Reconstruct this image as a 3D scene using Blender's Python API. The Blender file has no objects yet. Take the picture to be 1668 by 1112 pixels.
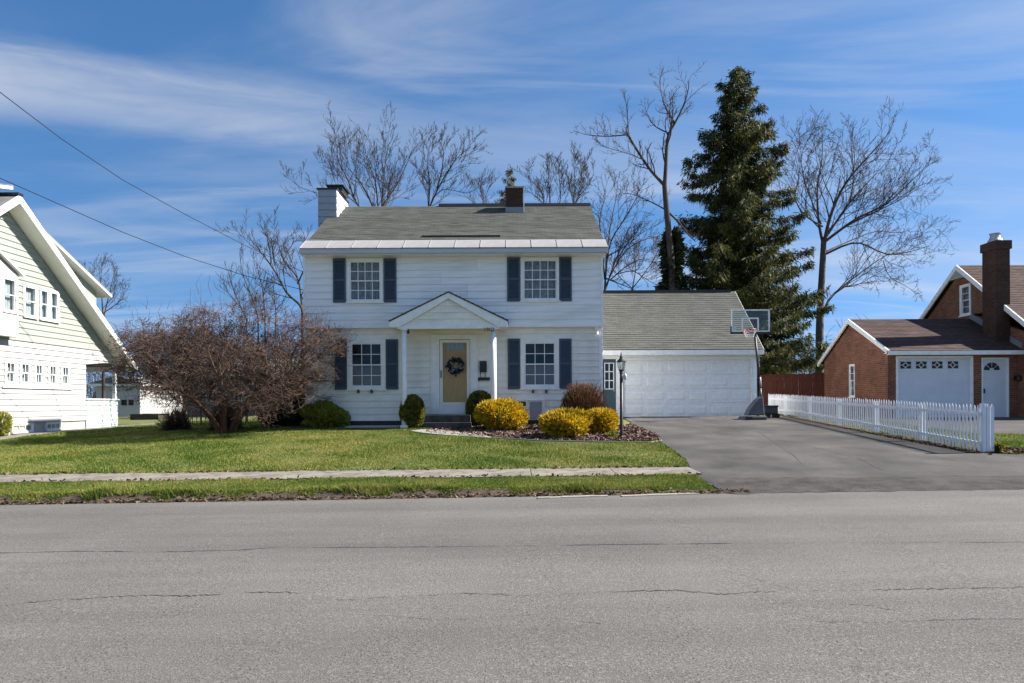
import bpy, math, random
import numpy as np
from mathutils import Vector

# ------------------------------------------------------------------ camera, sky, sun, exposure
SC = bpy.context.scene
COL = SC.collection
F_PX, CX, HY, CAMZ, ROLL = 1112.0, 834.0, 655.0, 1.55, math.radians(0.28)
cam = bpy.data.cameras.new('camera')
cam.sensor_width = 36.0
cam.lens = 24.0
cam.shift_y = (HY - 556.0) / 1668.0
cam.clip_end = 2000.0
cam_o = bpy.data.objects.new('camera', cam)
COL.objects.link(cam_o)
cam_o.location = (0, 0, CAMZ)
cam_o.rotation_euler = (math.pi / 2, ROLL, 0)
SC.camera = cam_o

SUN_AZ, SUN_EL = math.radians(85.0), math.radians(40.0)
SUN_DIR = Vector((math.sin(SUN_AZ) * math.cos(SUN_EL), math.cos(SUN_AZ) * math.cos(SUN_EL), math.sin(SUN_EL)))
sun = bpy.data.lights.new('sun', 'SUN')
sun.energy = 4.3
sun.angle = math.radians(0.5)
sun.color = (1.0, 0.94, 0.85)
sun_o = bpy.data.objects.new('sun', sun)
COL.objects.link(sun_o)
sun_o.rotation_euler = (-SUN_DIR).to_track_quat('-Z', 'Y').to_euler()
sun_o.location = (30, 10, 30)

SKY_STRENGTH = 0.064
world = bpy.data.worlds.new('World')
SC.world = world
world.use_nodes = True
wt = world.node_tree
for n in list(wt.nodes):
    wt.nodes.remove(n)


def wn(t, **kw):
    n = wt.nodes.new(t)
    for k, v in kw.items():
        setattr(n, k, v)
    return n


def wl(a, b):
    wt.links.new(a, b)


sky = wn('ShaderNodeTexSky', sky_type='NISHITA', sun_disc=False, sun_elevation=SUN_EL, sun_rotation=SUN_AZ,
         air_density=1.0, dust_density=0.2, ozone_density=3.0, altitude=0.0)
tc = wn('ShaderNodeTexCoord')
sep = wn('ShaderNodeSeparateXYZ')
wl(tc.outputs['Generated'], sep.inputs[0])


def wmath(op, a, b=None):
    n = wn('ShaderNodeMath', operation=op)
    for i, v in enumerate((a, b)):
        if v is None:
            continue
        if isinstance(v, (int, float)):
            n.inputs[i].default_value = v
        else:
            wl(v, n.inputs[i])
    return n.outputs[0]


zc = wmath('ADD', wmath('MAXIMUM', sep.outputs[2], 0.02), 0.10)
cu = wmath('DIVIDE', sep.outputs[0], zc)
cv = wmath('DIVIDE', sep.outputs[1], zc)
comb = wn('ShaderNodeCombineXYZ')
wl(cu, comb.inputs[0])
wl(cv, comb.inputs[1])


# the clear sky of that day stays blue down to the roofs: look the sky model up a little higher than the view
lift = wn('ShaderNodeCombineXYZ')
wl(sep.outputs[0], lift.inputs[0])
wl(sep.outputs[1], lift.inputs[1])
wl(wmath('ADD', wmath('MULTIPLY', sep.outputs[2], 0.85), 0.20), lift.inputs[2])
nrm = wn('ShaderNodeVectorMath', operation='NORMALIZE')
wl(lift.outputs[0], nrm.inputs[0])
wl(nrm.outputs[0], sky.inputs['Vector'])


def cloud_layer(rot, sx, sy, off, scale, det, lo, hi, dist=0.6):
    mp = wn('ShaderNodeMapping')
    mp.inputs['Rotation'].default_value = (0, 0, math.radians(rot))
    mp.inputs['Scale'].default_value = (sx, sy, 1)
    mp.inputs['Location'].default_value = off
    wl(comb.outputs[0], mp.inputs[0])
    nz = wn('ShaderNodeTexNoise')
    nz.inputs['Scale'].default_value = scale
    nz.inputs['Detail'].default_value = det
    nz.inputs['Roughness'].default_value = 0.55
    nz.inputs['Distortion'].default_value = dist
    wl(mp.outputs[0], nz.inputs['Vector'])
    mr = wn('ShaderNodeMapRange', interpolation_type='SMOOTHSTEP')
    mr.inputs['From Min'].default_value = lo
    mr.inputs['From Max'].default_value = hi
    wl(nz.outputs['Fac'], mr.inputs['Value'])
    return mr.outputs[0]


# broad veil, finer wisps, and one long cirrus band crossing the cloud plane
veil = cloud_layer(20, 0.35, 1.1, (2.3, 0.4, 0), 0.8, 7, 0.40, 0.70, 0.9)
wisp = cloud_layer(14, 0.45, 1.5, (0.7, 5.2, 0), 1.1, 9, 0.46, 0.72, 1.6)
band_mp = wn('ShaderNodeVectorMath', operation='DOT_PRODUCT')
wl(comb.outputs[0], band_mp.inputs[0])
band_mp.inputs[1].default_value = (-0.333, 0.943, 0)
along = wn('ShaderNodeVectorMath', operation='DOT_PRODUCT')
wl(comb.outputs[0], along.inputs[0])
along.inputs[1].default_value = (0.943, 0.333, 0)
bvec = wn('ShaderNodeCombineXYZ')
wl(wmath('MULTIPLY', along.outputs['Value'], 0.9), bvec.inputs[0])
wl(wmath('MULTIPLY', band_mp.outputs['Value'], 3.2), bvec.inputs[1])
wob = wn('ShaderNodeTexNoise')
wob.inputs['Scale'].default_value = 1.6
wob.inputs['Detail'].default_value = 8
wob.inputs['Roughness'].default_value = 0.6
wob.inputs['Distortion'].default_value = 0.5
wl(bvec.outputs[0], wob.inputs['Vector'])
bd = wmath('ABSOLUTE', wmath('ADD', wmath('SUBTRACT', band_mp.outputs['Value'], 1.97), wmath('MULTIPLY', wmath('SUBTRACT', wob.outputs['Fac'], 0.5), 0.30)))
bm_ = wn('ShaderNodeMapRange', interpolation_type='SMOOTHSTEP')
bm_.inputs['From Min'].default_value = 0.27
bm_.inputs['From Max'].default_value = 0.03
wl(bd, bm_.inputs['Value'])
fade = wn('ShaderNodeMapRange', interpolation_type='SMOOTHSTEP')
fade.inputs['From Min'].default_value = 0.9
fade.inputs['From Max'].default_value = -0.6
fade.inputs['To Min'].default_value = 0.10
fade.inputs['To Max'].default_value = 1.0
wl(along.outputs['Value'], fade.inputs['Value'])
band = wmath('MULTIPLY', wmath('MULTIPLY', bm_.outputs[0], fade.outputs[0]), wmath('ADD', 0.15, wmath('MULTIPLY', wob.outputs['Fac'], 1.1)))
tot = wmath('MINIMUM', wmath('ADD', wmath('ADD', wmath('MULTIPLY', veil, 0.30), wmath('MULTIPLY', wisp, 0.26)), wmath('MULTIPLY', band, 0.62)), 0.85)
mix = wn('ShaderNodeMix', data_type='RGBA')
wl(tot, mix.inputs['Factor'])
hs = wn('ShaderNodeHueSaturation')
hs.inputs['Saturation'].default_value = 1.22
hs.inputs['Hue'].default_value = 0.5
wl(sky.outputs[0], hs.inputs['Color'])
wl(hs.outputs[0], mix.inputs[6])
mix.inputs[7].default_value = (4.3, 4.5, 4.9, 1)
bg = wn('ShaderNodeBackground')
bg.inputs[1].default_value = SKY_STRENGTH
wl(mix.outputs[2], bg.inputs[0])
wo = wn('ShaderNodeOutputWorld')
wl(bg.outputs[0], wo.inputs[0])

SC.view_settings.view_transform = 'Standard'
SC.view_settings.look = 'None'
SC.view_settings.gamma = 1.0
SC.view_settings.use_curve_mapping = False
SC.view_settings.exposure = 1.42

# ------------------------------------------------------------------ geometry helpers
rnd = random.Random(7)


def P(px, py, Y):
    """point at depth Y seen at that place of the photograph"""
    dx, dy = px - CX, HY - py
    tx = dx * math.cos(ROLL) + dy * math.sin(ROLL)
    ty = -dx * math.sin(ROLL) + dy * math.cos(ROLL)
    return Vector((tx * Y / F_PX, Y, CAMZ + ty * Y / F_PX))


def smooth(a, b, x):
    t = np.clip((x - a) / (b - a), 0, 1)
    return t * t * (3 - 2 * t)


def zt(X, Y):
    """height of the terrain"""
    X = np.asarray(X, float)
    Y = np.asarray(Y, float)
    xc = np.clip(X, -60, 60)
    road = .1 + .011 * xc
    sw = .225 + .0062 * xc
    lip = .09 * (1 - smooth(-1.5, 3.5, X)) + .02
    yard = np.interp(X, [-60, -25, -16, -9, -7, 3, 5, 12, 14, 40], [.35, .45, .56, .72, .80, .80, .98, .98, .9, .9])
    yend = np.interp(X, [-60, -16, -9, 3, 5, 60], [24, 24, 22.2, 22.2, 26, 26])
    r = road + .015 * np.clip((Y - 10.38) / .24, 0, 1)
    r = np.where(Y > 10.62, road + .015 + (lip - .015) * np.clip((Y - 10.62) / .12, 0, 1), r)
    r = np.where(Y > 10.74, road + lip + (sw - road - lip) * np.clip((Y - 10.74) / 1.26, 0, 1), r)
    r = np.where(Y > 12.0, sw + .03 * np.clip((Y - 12.0) / 1.15, 0, 1), r)
    r = np.where(Y > 13.15, sw + .03 + (yard - sw - .03) * np.clip((Y - 13.15) / (yend - 13.15), 0, 1), r)
    r = np.where(Y > yend, yard + .012 * np.clip(Y - yend, 0, 16), r)
    r = np.where(Y < -1.6, road + .1 * np.clip((-1.6 - Y) / .2, 0, 1), r)
    return r


def z1(x, y):
    return float(zt(x, y))


def G(px, py):
    """where the photograph's pixel meets the terrain"""
    lo, hi = 2.0, 80.0
    for _ in range(60):
        m = (lo + hi) / 2
        p = P(px, py, m)
        if p.z > z1(p.x, m):
            lo = m
        else:
            hi = m
    p = P(px, py, lo)
    return Vector((p.x, p.y, z1(p.x, p.y)))


WLOC = {}


def link(o, parent=None, loc=(0, 0, 0)):
    COL.objects.link(o)
    loc = Vector(loc)
    WLOC[o.name] = loc
    if parent is not None:
        o.parent = parent
        o.location = loc - WLOC[parent.name]
    else:
        o.location = loc
    return o


def tag(o, label, cat=None, group=None, kind=None):
    if label:
        o['label'] = label
    if cat:
        o['category'] = cat
    if group:
        o['group'] = group
    if kind:
        o['kind'] = kind
    return o


def thing(name, loc, label, cat, group=None):
    o = bpy.data.objects.new(name, None)
    o.empty_display_size = .3
    link(o, None, loc)
    return tag(o, label, cat, group)


class MB:
    """collects simple solids in world space and links them as one mesh object"""

    def __init__(self):
        self.v, self.f, self.uv = [], [], None

    def add(self, vs, fs):
        b = len(self.v)
        self.v += [tuple(v) for v in vs]
        self.f += [tuple(i + b for i in f) for f in fs]
        return self

    def hexa(self, p):
        return self.add(p, [(0, 3, 2, 1), (4, 5, 6, 7), (0, 1, 5, 4), (1, 2, 6, 5), (2, 3, 7, 6), (3, 0, 4, 7)])

    def box(self, x0, x1, y0, y1, z0, z1_):
        x0, x1 = min(x0, x1), max(x0, x1)
        y0, y1 = min(y0, y1), max(y0, y1)
        z0, z1_ = min(z0, z1_), max(z0, z1_)
        return self.hexa([(x0, y0, z0), (x1, y0, z0), (x1, y1, z0), (x0, y1, z0), (x0, y0, z1_), (x1, y0, z1_), (x1, y1, z1_), (x0, y1, z1_)])

    def fbox(self, F, u0, u1, z0, z1_, n0, n1):
        return self.hexa([F(u0, z0, n1), F(u1, z0, n1), F(u1, z0, n0), F(u0, z0, n0), F(u0, z1_, n1), F(u1, z1_, n1), F(u1, z1_, n0), F(u0, z1_, n0)])

    def prism(self, poly, vec):
        n = len(poly)
        vec = Vector(vec)
        a = [Vector(p) for p in poly]
        return self.add(a + [p + vec for p in a], [tuple(range(n))[::-1], tuple(range(n, 2 * n))] + [(i, (i + 1) % n, n + (i + 1) % n, n + i) for i in range(n)])

    def tube(self, pts, rads, n=8, cap=True):
        pts = [Vector(p) for p in pts]
        if not hasattr(rads, '__len__'):
            rads = [rads] * len(pts)
        vs, fs = [], []
        ref = None
        for i, p in enumerate(pts):
            t = (pts[min(i + 1, len(pts) - 1)] - pts[max(i - 1, 0)]).normalized()
            if ref is None:
                ref = Vector((0, 0, 1)) if abs(t.z) < .9 else Vector((1, 0, 0))
            a = t.cross(ref).normalized()
            b = t.cross(a)
            for k in range(n):
                an = 2 * math.pi * k / n
                vs.append(p + (a * math.cos(an) + b * math.sin(an)) * rads[i])
        for i in range(len(pts) - 1):
            for k in range(n):
                fs.append((i * n + k, i * n + (k + 1) % n, (i + 1) * n + (k + 1) % n, (i + 1) * n + k))
        if cap:
            fs.append(tuple(range(n))[::-1])
            fs.append(tuple(range((len(pts) - 1) * n, len(pts) * n)))
        return self.add(vs, fs)

    def lathe(self, c, prof, n=16):
        """prof: list of (radius, height)"""
        c = Vector(c)
        vs, fs = [], []
        for r, h in prof:
            for k in range(n):
                an = 2 * math.pi * k / n
                vs.append(c + Vector((r * math.cos(an), r * math.sin(an), h)))
        for i in range(len(prof) - 1):
            for k in range(n):
                fs.append((i * n + k, i * n + (k + 1) % n, (i + 1) * n + (k + 1) % n, (i + 1) * n + k))
        fs.append(tuple(range(n))[::-1])
        fs.append(tuple(range((len(prof) - 1) * n, len(prof) * n)))
        return self.add(vs, fs)

    def ring(self, c, R, r, ax, n=20, m=8):
        """torus round point c, ax = (u, v) vectors of its plane"""
        u, v = Vector(ax[0]), Vector(ax[1])
        w = u.cross(v)
        vs, fs = [], []
        for i in range(n):
            a = 2 * math.pi * i / n
            d = u * math.cos(a) + v * math.sin(a)
            for k in range(m):
                b = 2 * math.pi * k / m
                vs.append(Vector(c) + d * (R + r * math.cos(b)) + w * r * math.sin(b))
        for i in range(n):
            for k in range(m):
                fs.append((i * m + k, ((i + 1) % n) * m + k, ((i + 1) % n) * m + (k + 1) % m, i * m + (k + 1) % m))
        return self.add(vs, fs)

    def build(self, name, mat, parent=None, shade=False, label=None, bevel=0):
        v = np.array(self.v)
        c = Vector(((v[:, 0].min() + v[:, 0].max()) / 2, (v[:, 1].min() + v[:, 1].max()) / 2, v[:, 2].min()))
        me = bpy.data.meshes.new(name)
        me.from_pydata([(a[0] - c.x, a[1] - c.y, a[2] - c.z) for a in self.v], [], self.f)
        me.materials.append(mat)
        if shade:
            for p in me.polygons:
                p.use_smooth = True
        me.update()
        o = bpy.data.objects.new(name, me)
        link(o, parent, c)
        if bevel:
            b = o.modifiers.new('bevel', 'BEVEL')
            b.width = bevel
            b.segments = 2
            b.limit_method = 'ANGLE'
        if label:
            o['label'] = label
        return o


def np_mesh(name, V, Q, mat, parent=None, shade=False, col=None):
    """V (n,3), Q (m,k) faces of k corners"""
    V = np.asarray(V, np.float64)
    c = Vector(((V[:, 0].min() + V[:, 0].max()) / 2, (V[:, 1].min() + V[:, 1].max()) / 2, V[:, 2].min()))
    V = (V - np.array(c)).astype(np.float32)
    me = bpy.data.meshes.new(name)
    k = Q.shape[1]
    me.vertices.add(len(V))
    me.vertices.foreach_set('co', V.ravel())
    me.loops.add(Q.size)
    me.loops.foreach_set('vertex_index', Q.astype(np.int32).ravel())
    me.polygons.add(len(Q))
    me.polygons.foreach_set('loop_start', np.arange(0, Q.size, k, dtype=np.int32))
    me.polygons.foreach_set('loop_total', np.full(len(Q), k, np.int32))
    if shade:
        me.polygons.foreach_set('use_smooth', np.ones(len(Q), bool))
    me.materials.append(mat)
    me.update(calc_edges=True)
    if col is not None:
        at = me.attributes.new('tint', 'FLOAT', 'FACE')
        at.data.foreach_set('value', np.asarray(col, np.float32))
    o = bpy.data.objects.new(name, me)
    return link(o, parent, c)


def tubes_np(polys, sides):
    """polys: list of (pts (K,3), radii (K)); returns V, Q"""
    by = {}
    for p, r in polys:
        by.setdefault(len(p), []).append((p, r))
    VV, QQ, base = [], [], 0
    for K, lst in by.items():
        A = np.array([p for p, _ in lst])
        R = np.array([r for _, r in lst])
        T = np.gradient(A, axis=1)
        T /= np.linalg.norm(T, axis=2, keepdims=True) + 1e-9
        mt = T.mean(axis=1)
        ref = np.where(np.abs(mt[:, 2:3]) < .8, np.array([[0, 0, 1.]]), np.array([[1., 0, 0]]))
        a = np.cross(T, ref[:, None, :])
        a /= np.linalg.norm(a, axis=2, keepdims=True) + 1e-9
        b = np.cross(T, a)
        an = np.arange(sides) * 2 * np.pi / sides
        V = A[:, :, None, :] + R[:, :, None, None] * (a[:, :, None, :] * np.cos(an)[None, None, :, None] + b[:, :, None, :] * np.sin(an)[None, None, :, None])
        M = len(lst)
        idx = np.arange(M * K * sides).reshape(M, K, sides) + base
        q = np.stack([idx[:, :-1, :], np.roll(idx, -1, 2)[:, :-1, :], np.roll(idx, -1, 2)[:, 1:, :], idx[:, 1:, :]], -1).reshape(-1, 4)
        VV.append(V.reshape(-1, 3))
        QQ.append(q)
        base += M * K * sides
    return np.concatenate(VV), np.concatenate(QQ)


# ------------------------------------------------------------------ materials
MATS = {}


def mat(name, col, rough=.7, var=0.0, scale=3.0, col2=None, bump=0.0, bscale=40.0, metal=0.0, spec=.4, detail=5, ramp=(.35, .65), coord='Object', stretch=None, var2=None):
    if name in MATS:
        return MATS[name]
    m = bpy.data.materials.new(name)
    m.use_nodes = True
    t = m.node_tree
    b = t.nodes['Principled BSDF']
    b.inputs['Roughness'].default_value = rough
    b.inputs['Metallic'].default_value = metal
    b.inputs['Specular IOR Level'].default_value = spec
    b.inputs['Base Color'].default_value = (*col, 1)
    tcn = t.nodes.new('ShaderNodeTexCoord')
    vec = tcn.outputs[coord]
    if coord == 'World':
        pass
    if stretch:
        mp = t.nodes.new('ShaderNodeMapping')
        mp.inputs['Scale'].default_value = stretch
        t.links.new(vec, mp.inputs[0])
        vec = mp.outputs[0]
    if col2 is not None:
        nz = t.nodes.new('ShaderNodeTexNoise')
        nz.inputs['Scale'].default_value = scale
        nz.inputs['Detail'].default_value = detail
        nz.inputs['Roughness'].default_value = .6
        t.links.new(vec, nz.inputs['Vector'])
        cr = t.nodes.new('ShaderNodeValToRGB')
        cr.color_ramp.elements[0].position = ramp[0]
        cr.color_ramp.elements[0].color = (*col, 1)
        cr.color_ramp.elements[1].position = ramp[1]
        cr.color_ramp.elements[1].color = (*col2, 1)
        t.links.new(nz.outputs['Fac'], cr.inputs[0])
        out = cr.outputs[0]
        if var2:
            # a second, finer grain: (colour, scale, lo, hi)
            n2 = t.nodes.new('ShaderNodeTexNoise')
            n2.inputs['Scale'].default_value = var2[1]
            n2.inputs['Detail'].default_value = 3
            t.links.new(vec, n2.inputs['Vector'])
            mr = t.nodes.new('ShaderNodeMapRange')
            mr.inputs['From Min'].default_value = var2[2]
            mr.inputs['From Max'].default_value = var2[3]
            t.links.new(n2.outputs['Fac'], mr.inputs['Value'])
            mx = t.nodes.new('ShaderNodeMix')
            mx.data_type = 'RGBA'
            t.links.new(mr.outputs[0], mx.inputs['Factor'])
            t.links.new(out, mx.inputs[6])
            mx.inputs[7].default_value = (*var2[0], 1)
            out = mx.outputs[2]
        t.links.new(out, b.inputs['Base Color'])
    if bump:
        nb = t.nodes.new('ShaderNodeTexNoise')
        nb.inputs['Scale'].default_value = bscale
        nb.inputs['Detail'].default_value = 4
        t.links.new(vec, nb.inputs['Vector'])
        bp = t.nodes.new('ShaderNodeBump')
        bp.inputs['Strength'].default_value = bump
        bp.inputs['Distance'].default_value = .02
        t.links.new(nb.outputs['Fac'], bp.inputs['Height'])
        t.links.new(bp.outputs[0], b.inputs['Normal'])
    MATS[name] = m
    return m


def leafmat(name, cols, scale=6.0, trans=.3, rough=.6):
    """foliage: colour runs through cols by noise in the plant and by leaf"""
    if name in MATS:
        return MATS[name]
    m = bpy.data.materials.new(name)
    m.use_nodes = True
    t = m.node_tree
    b = t.nodes['Principled BSDF']
    b.inputs['Roughness'].default_value = rough
    b.inputs['Specular IOR Level'].default_value = .25
    tcn = t.nodes.new('ShaderNodeTexCoord')
    nz = t.nodes.new('ShaderNodeTexNoise')
    nz.inputs['Scale'].default_value = scale
    nz.inputs['Detail'].default_value = 3
    t.links.new(tcn.outputs['Object'], nz.inputs['Vector'])
    at = t.nodes.new('ShaderNodeAttribute')
    at.attribute_name = 'tint'
    ad = t.nodes.new('ShaderNodeMath')
    ad.operation = 'MULTIPLY_ADD'
    t.links.new(nz.outputs['Fac'], ad.inputs[0])
    ad.inputs[1].default_value = 1.0
    ma = t.nodes.new('ShaderNodeMath')
    ma.operation = 'MULTIPLY_ADD'
    t.links.new(at.outputs['Fac'], ma.inputs[0])
    ma.inputs[1].default_value = .6
    ma.inputs[2].default_value = -.3
    t.links.new(ma.outputs[0], ad.inputs[2])
    cr = t.nodes.new('ShaderNodeValToRGB')
    el = cr.color_ramp.elements
    n = len(cols)
    el[0].position, el[1].position = .25, .75
    el[0].color, el[1].color = (*cols[0], 1), (*cols[-1], 1)
    for i in range(1, n - 1):
        e = el.new(.25 + .5 * i / (n - 1))
        e.color = (*cols[i], 1)
    t.links.new(ad.outputs[0], cr.inputs[0])
    t.links.new(cr.outputs[0], b.inputs['Base Color'])
    tr = t.nodes.new('ShaderNodeBsdfTranslucent')
    t.links.new(cr.outputs[0], tr.inputs[0])
    mx = t.nodes.new('ShaderNodeMixShader')
    mx.inputs[0].default_value = trans
    t.links.new(b.outputs[0], mx.inputs[1])
    t.links.new(tr.outputs[0], mx.inputs[2])
    t.links.new(mx.outputs[0], t.nodes['Material Output'].inputs[0])
    MATS[name] = m
    return m


def brickmat(name, c1, c2, mortar, bw=.21, bh=.075, uv=False, msize=.012, bump=.4, noise=(.62, 1.38)):
    m = bpy.data.materials.new(name)
    m.use_nodes = True
    t = m.node_tree
    b = t.nodes['Principled BSDF']
    b.inputs['Roughness'].default_value = .9
    b.inputs['Specular IOR Level'].default_value = .2
    tcn = t.nodes.new('ShaderNodeTexCoord')
    br = t.nodes.new('ShaderNodeTexBrick')
    br.inputs['Color1'].default_value = (*c1, 1)
    br.inputs['Color2'].default_value = (*c2, 1)
    br.inputs['Mortar'].default_value = (*mortar, 1)
    br.inputs['Scale'].default_value = 1.0
    br.inputs['Brick Width'].default_value = bw
    br.inputs['Row Height'].default_value = bh
    br.inputs['Mortar Size'].default_value = msize
    br.inputs['Bias'].default_value = -.1
    if uv:
        t.links.new(tcn.outputs['UV'], br.inputs['Vector'])
    else:
        se = t.nodes.new('ShaderNodeSeparateXYZ')
        t.links.new(tcn.outputs['Object'], se.inputs[0])
        a = t.nodes.new('ShaderNodeMath')
        a.operation = 'ADD'
        t.links.new(se.outputs[0], a.inputs[0])
        t.links.new(se.outputs[1], a.inputs[1])
        co = t.nodes.new('ShaderNodeCombineXYZ')
        t.links.new(a.outputs[0], co.inputs[0])
        t.links.new(se.outputs[2], co.inputs[1])
        t.links.new(co.outputs[0], br.inputs['Vector'])
    nz = t.nodes.new('ShaderNodeTexNoise')
    nz.inputs['Scale'].default_value = 1.3
    nz.inputs['Detail'].default_value = 7
    nz.inputs['Roughness'].default_value = .65
    t.links.new(tcn.outputs['Object'], nz.inputs['Vector'])
    mr = t.nodes.new('ShaderNodeMapRange')
    mr.inputs['From Min'].default_value = .25
    mr.inputs['From Max'].default_value = .75
    mr.inputs['To Min'].default_value = noise[0] if not uv else .80
    mr.inputs['To Max'].default_value = noise[1] if not uv else 1.2
    t.links.new(nz.outputs['Fac'], mr.inputs['Value'])
    mx = t.nodes.new('ShaderNodeVectorMath')
    mx.operation = 'SCALE'
    t.links.new(br.outputs['Color'], mx.inputs[0])
    t.links.new(mr.outputs[0], mx.inputs['Scale'])
    t.links.new(mx.outputs[0], b.inputs['Base Color'])
    bp = t.nodes.new('ShaderNodeBump')
    bp.invert = True
    bp.inputs['Strength'].default_value = bump
    bp.inputs['Distance'].default_value = .01
    t.links.new(br.outputs['Fac'], bp.inputs['Height'])
    t.links.new(bp.outputs[0], b.inputs['Normal'])
    MATS[name] = m
    return m


def glassmat(name, tint=(.9, .95, .95), refl=.8):
    m = bpy.data.materials.new(name)
    m.use_nodes = True
    t = m.node_tree
    t.nodes.remove(t.nodes['Principled BSDF'])
    tr = t.nodes.new('ShaderNodeBsdfTransparent')
    tr.inputs[0].default_value = (*tint, 1)
    gl = t.nodes.new('ShaderNodeBsdfGlossy')
    gl.inputs['Roughness'].default_value = .015
    gl.inputs[0].default_value = (refl, refl, refl, 1)
    lw_ = t.nodes.new('ShaderNodeLayerWeight')
    lw_.inputs[0].default_value = .5
    pw_ = t.nodes.new('ShaderNodeMath')
    pw_.operation = 'POWER'
    pw_.inputs[1].default_value = 5
    t.links.new(lw_.outputs['Facing'], pw_.inputs[0])
    fr = t.nodes.new('ShaderNodeMath')
    fr.operation = 'MULTIPLY_ADD'
    fr.inputs[1].default_value = .85
    fr.inputs[2].default_value = .05
    t.links.new(pw_.outputs[0], fr.inputs[0])
    mx = t.nodes.new('ShaderNodeMixShader')
    t.links.new(fr.outputs[0], mx.inputs[0])
    t.links.new(tr.outputs[0], mx.inputs[1])
    t.links.new(gl.outputs[0], mx.inputs[2])
    t.links.new(mx.outputs[0], t.nodes['Material Output'].inputs[0])
    MATS[name] = m
    return m


M_SIDING = mat('white_siding', (.85, .86, .875), .45, col2=(.72, .735, .765), scale=2.2, ramp=(.35, .8), bump=.12, bscale=7, stretch=(.5, .5, 2.5), var2=((.62, .62, .62), 1.3, .5, .85))
M_TRIM = mat('white_trim', (.83, .83, .82), .4, col2=(.73, .73, .72), scale=5, bump=.05, bscale=30)
M_PORCHW = mat('bounce_tinted_siding', (.85, .83, .77), .45, col2=(.70, .68, .62), scale=2.5, ramp=(.35, .8), bump=.12, bscale=7, var2=((.62, .60, .55), 1.5, .5, .85))  # white siding with warm light bounced off the ground tinted into its colour
M_FASCIA = mat('grey_fascia', (.48, .50, .54), .5, col2=(.42, .44, .48), scale=2, stretch=(.4, 1, 4))
M_METAL = mat('pale_eave_metal', (.37, .355, .35), .5, col2=(.28, .27, .265), scale=3.0, metal=0.1, ramp=(.35, .8), bump=.05, bscale=5)
M_SHUT = mat('navy_shutter', (.040, .062, .092), .45, col2=(.052, .078, .108), scale=4)
M_BLACK = mat('black_metal', (.012, .012, .014), .45, col2=(.022, .022, .024), scale=8)
M_DARKGREY = mat('dark_grey_plastic', (.045, .048, .055), .55, col2=(.065, .068, .075), scale=6)
M_CONC = mat('concrete', (.34, .32, .29), .9, col2=(.25, .235, .21), scale=3, bump=.3, bscale=60, var2=((.16, .15, .13), 9, .58, .72))
M_WALK = mat('sidewalk_concrete', (.245, .22, .185), .92, col2=(.185, .165, .138), scale=2.2, bump=.4, bscale=50, var2=((.11, .098, .08), 5.5, .5, .7))
M_STEP = mat('stained_step_concrete', (.085, .078, .068), .9, col2=(.038, .035, .03), scale=4, bump=.3, bscale=40)
M_WOODDOOR = mat('tan_wood_door', (.52, .25, .025), .6, col2=(.40, .185, .02), scale=3, stretch=(9, 9, .8))
M_CURTAIN = mat('pale_curtain', (.30, .32, .36), .9, col2=(.16, .17, .20), scale=9, stretch=(1.2, 1, .7))
M_SHEER = mat('sheer_white_curtain', (.50, .52, .52), .9, col2=(.38, .40, .41), scale=5, stretch=(1, 3, .5))
M_BLIND = mat('grey_screen', (.10, .10, .12), .8, col2=(.14, .13, .15), scale=2)
M_DARKROOM = mat('dark_interior', (.02, .025, .035), .9, col2=(.035, .04, .05), scale=2)
M_GLASS = glassmat('window_glass')
M_CLEAR = glassmat('clear_board', (.86, .9, .88))
M_SHINGLE = brickmat('grey_green_shingle', (.110, .112, .100), (.088, .090, .081), (.060, .062, .056), .32, .145, uv=True, msize=.006, bump=.3)
M_BRSHINGLE = brickmat('brown_shingle', (.098, .064, .055), (.068, .045, .039), (.04, .028, .026), .32, .145, uv=True, msize=.010, bump=.5)
M_BRICK = brickmat('orange_brown_brick', (.255, .080, .038), (.135, .043, .024), (.17, .125, .095), msize=.014)
M_DKBRICK = brickmat('dark_red_brick', (.085, .032, .022), (.045, .02, .016), (.06, .05, .043), bw=.2)
M_GREEN = mat('pale_green_siding', (.335, .365, .32), .5, col2=(.305, .335, .292), scale=2, bump=.06, bscale=9)
M_MINT = mat('mint_siding', (.52, .62, .575), .5, col2=(.47, .56, .52), scale=2, bump=.06, bscale=9)
M_LWHITE = mat('left_white_siding', (.48, .478, .465), .5, col2=(.445, .44, .428), scale=2, bump=.06, bscale=9)
M_BLUEDOOR = mat('slate_blue_door', (.045, .075, .09), .4, col2=(.055, .088, .105), scale=3)
M_PICKET = mat('white_picket', (.74, .76, .80), .55, col2=(.60, .62, .66), scale=4, ramp=(.45, .85), stretch=(3, 3, .8))
M_REDFENCE = mat('red_stained_board', (.15, .042, .024), .8, col2=(.085, .024, .015), scale=2, stretch=(5, 5, .6))
M_ORANGE = mat('red_rim', (.42, .05, .03), .45)
M_NET = mat('white_net', (.72, .72, .70), .9)
M_BARK = mat('grey_bark', (.075, .06, .05), .95, col2=(.04, .033, .028), scale=5, bump=.5, bscale=20, stretch=(1, 1, .3))
M_TWIG = mat('grey_brown_twig', (.055, .041, .036), .95, col2=(.038, .029, .026), scale=3)
M_PALEBARK = mat('pale_bark', (.12, .103, .088), .95, col2=(.06, .05, .042), scale=4, bump=.5, bscale=20, stretch=(1, 1, .3))
M_REDTWIG = mat('reddish_twig', (.145, .088, .066), .9, col2=(.072, .049, .038), scale=1.4, ramp=(.3, .7))
M_RUSTBARK = mat('rusty_bark', (.15, .065, .035), .95, col2=(.07, .04, .028), scale=6, bump=.6, bscale=30)
M_BROWNTWIG = mat('brown_bush_twig', (.17, .075, .028), .9, col2=(.085, .045, .02), scale=3)
M_SOIL = mat('dirt', (.042, .030, .021), .98, col2=(.085, .064, .046), scale=6, bump=.8, bscale=30)
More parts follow.
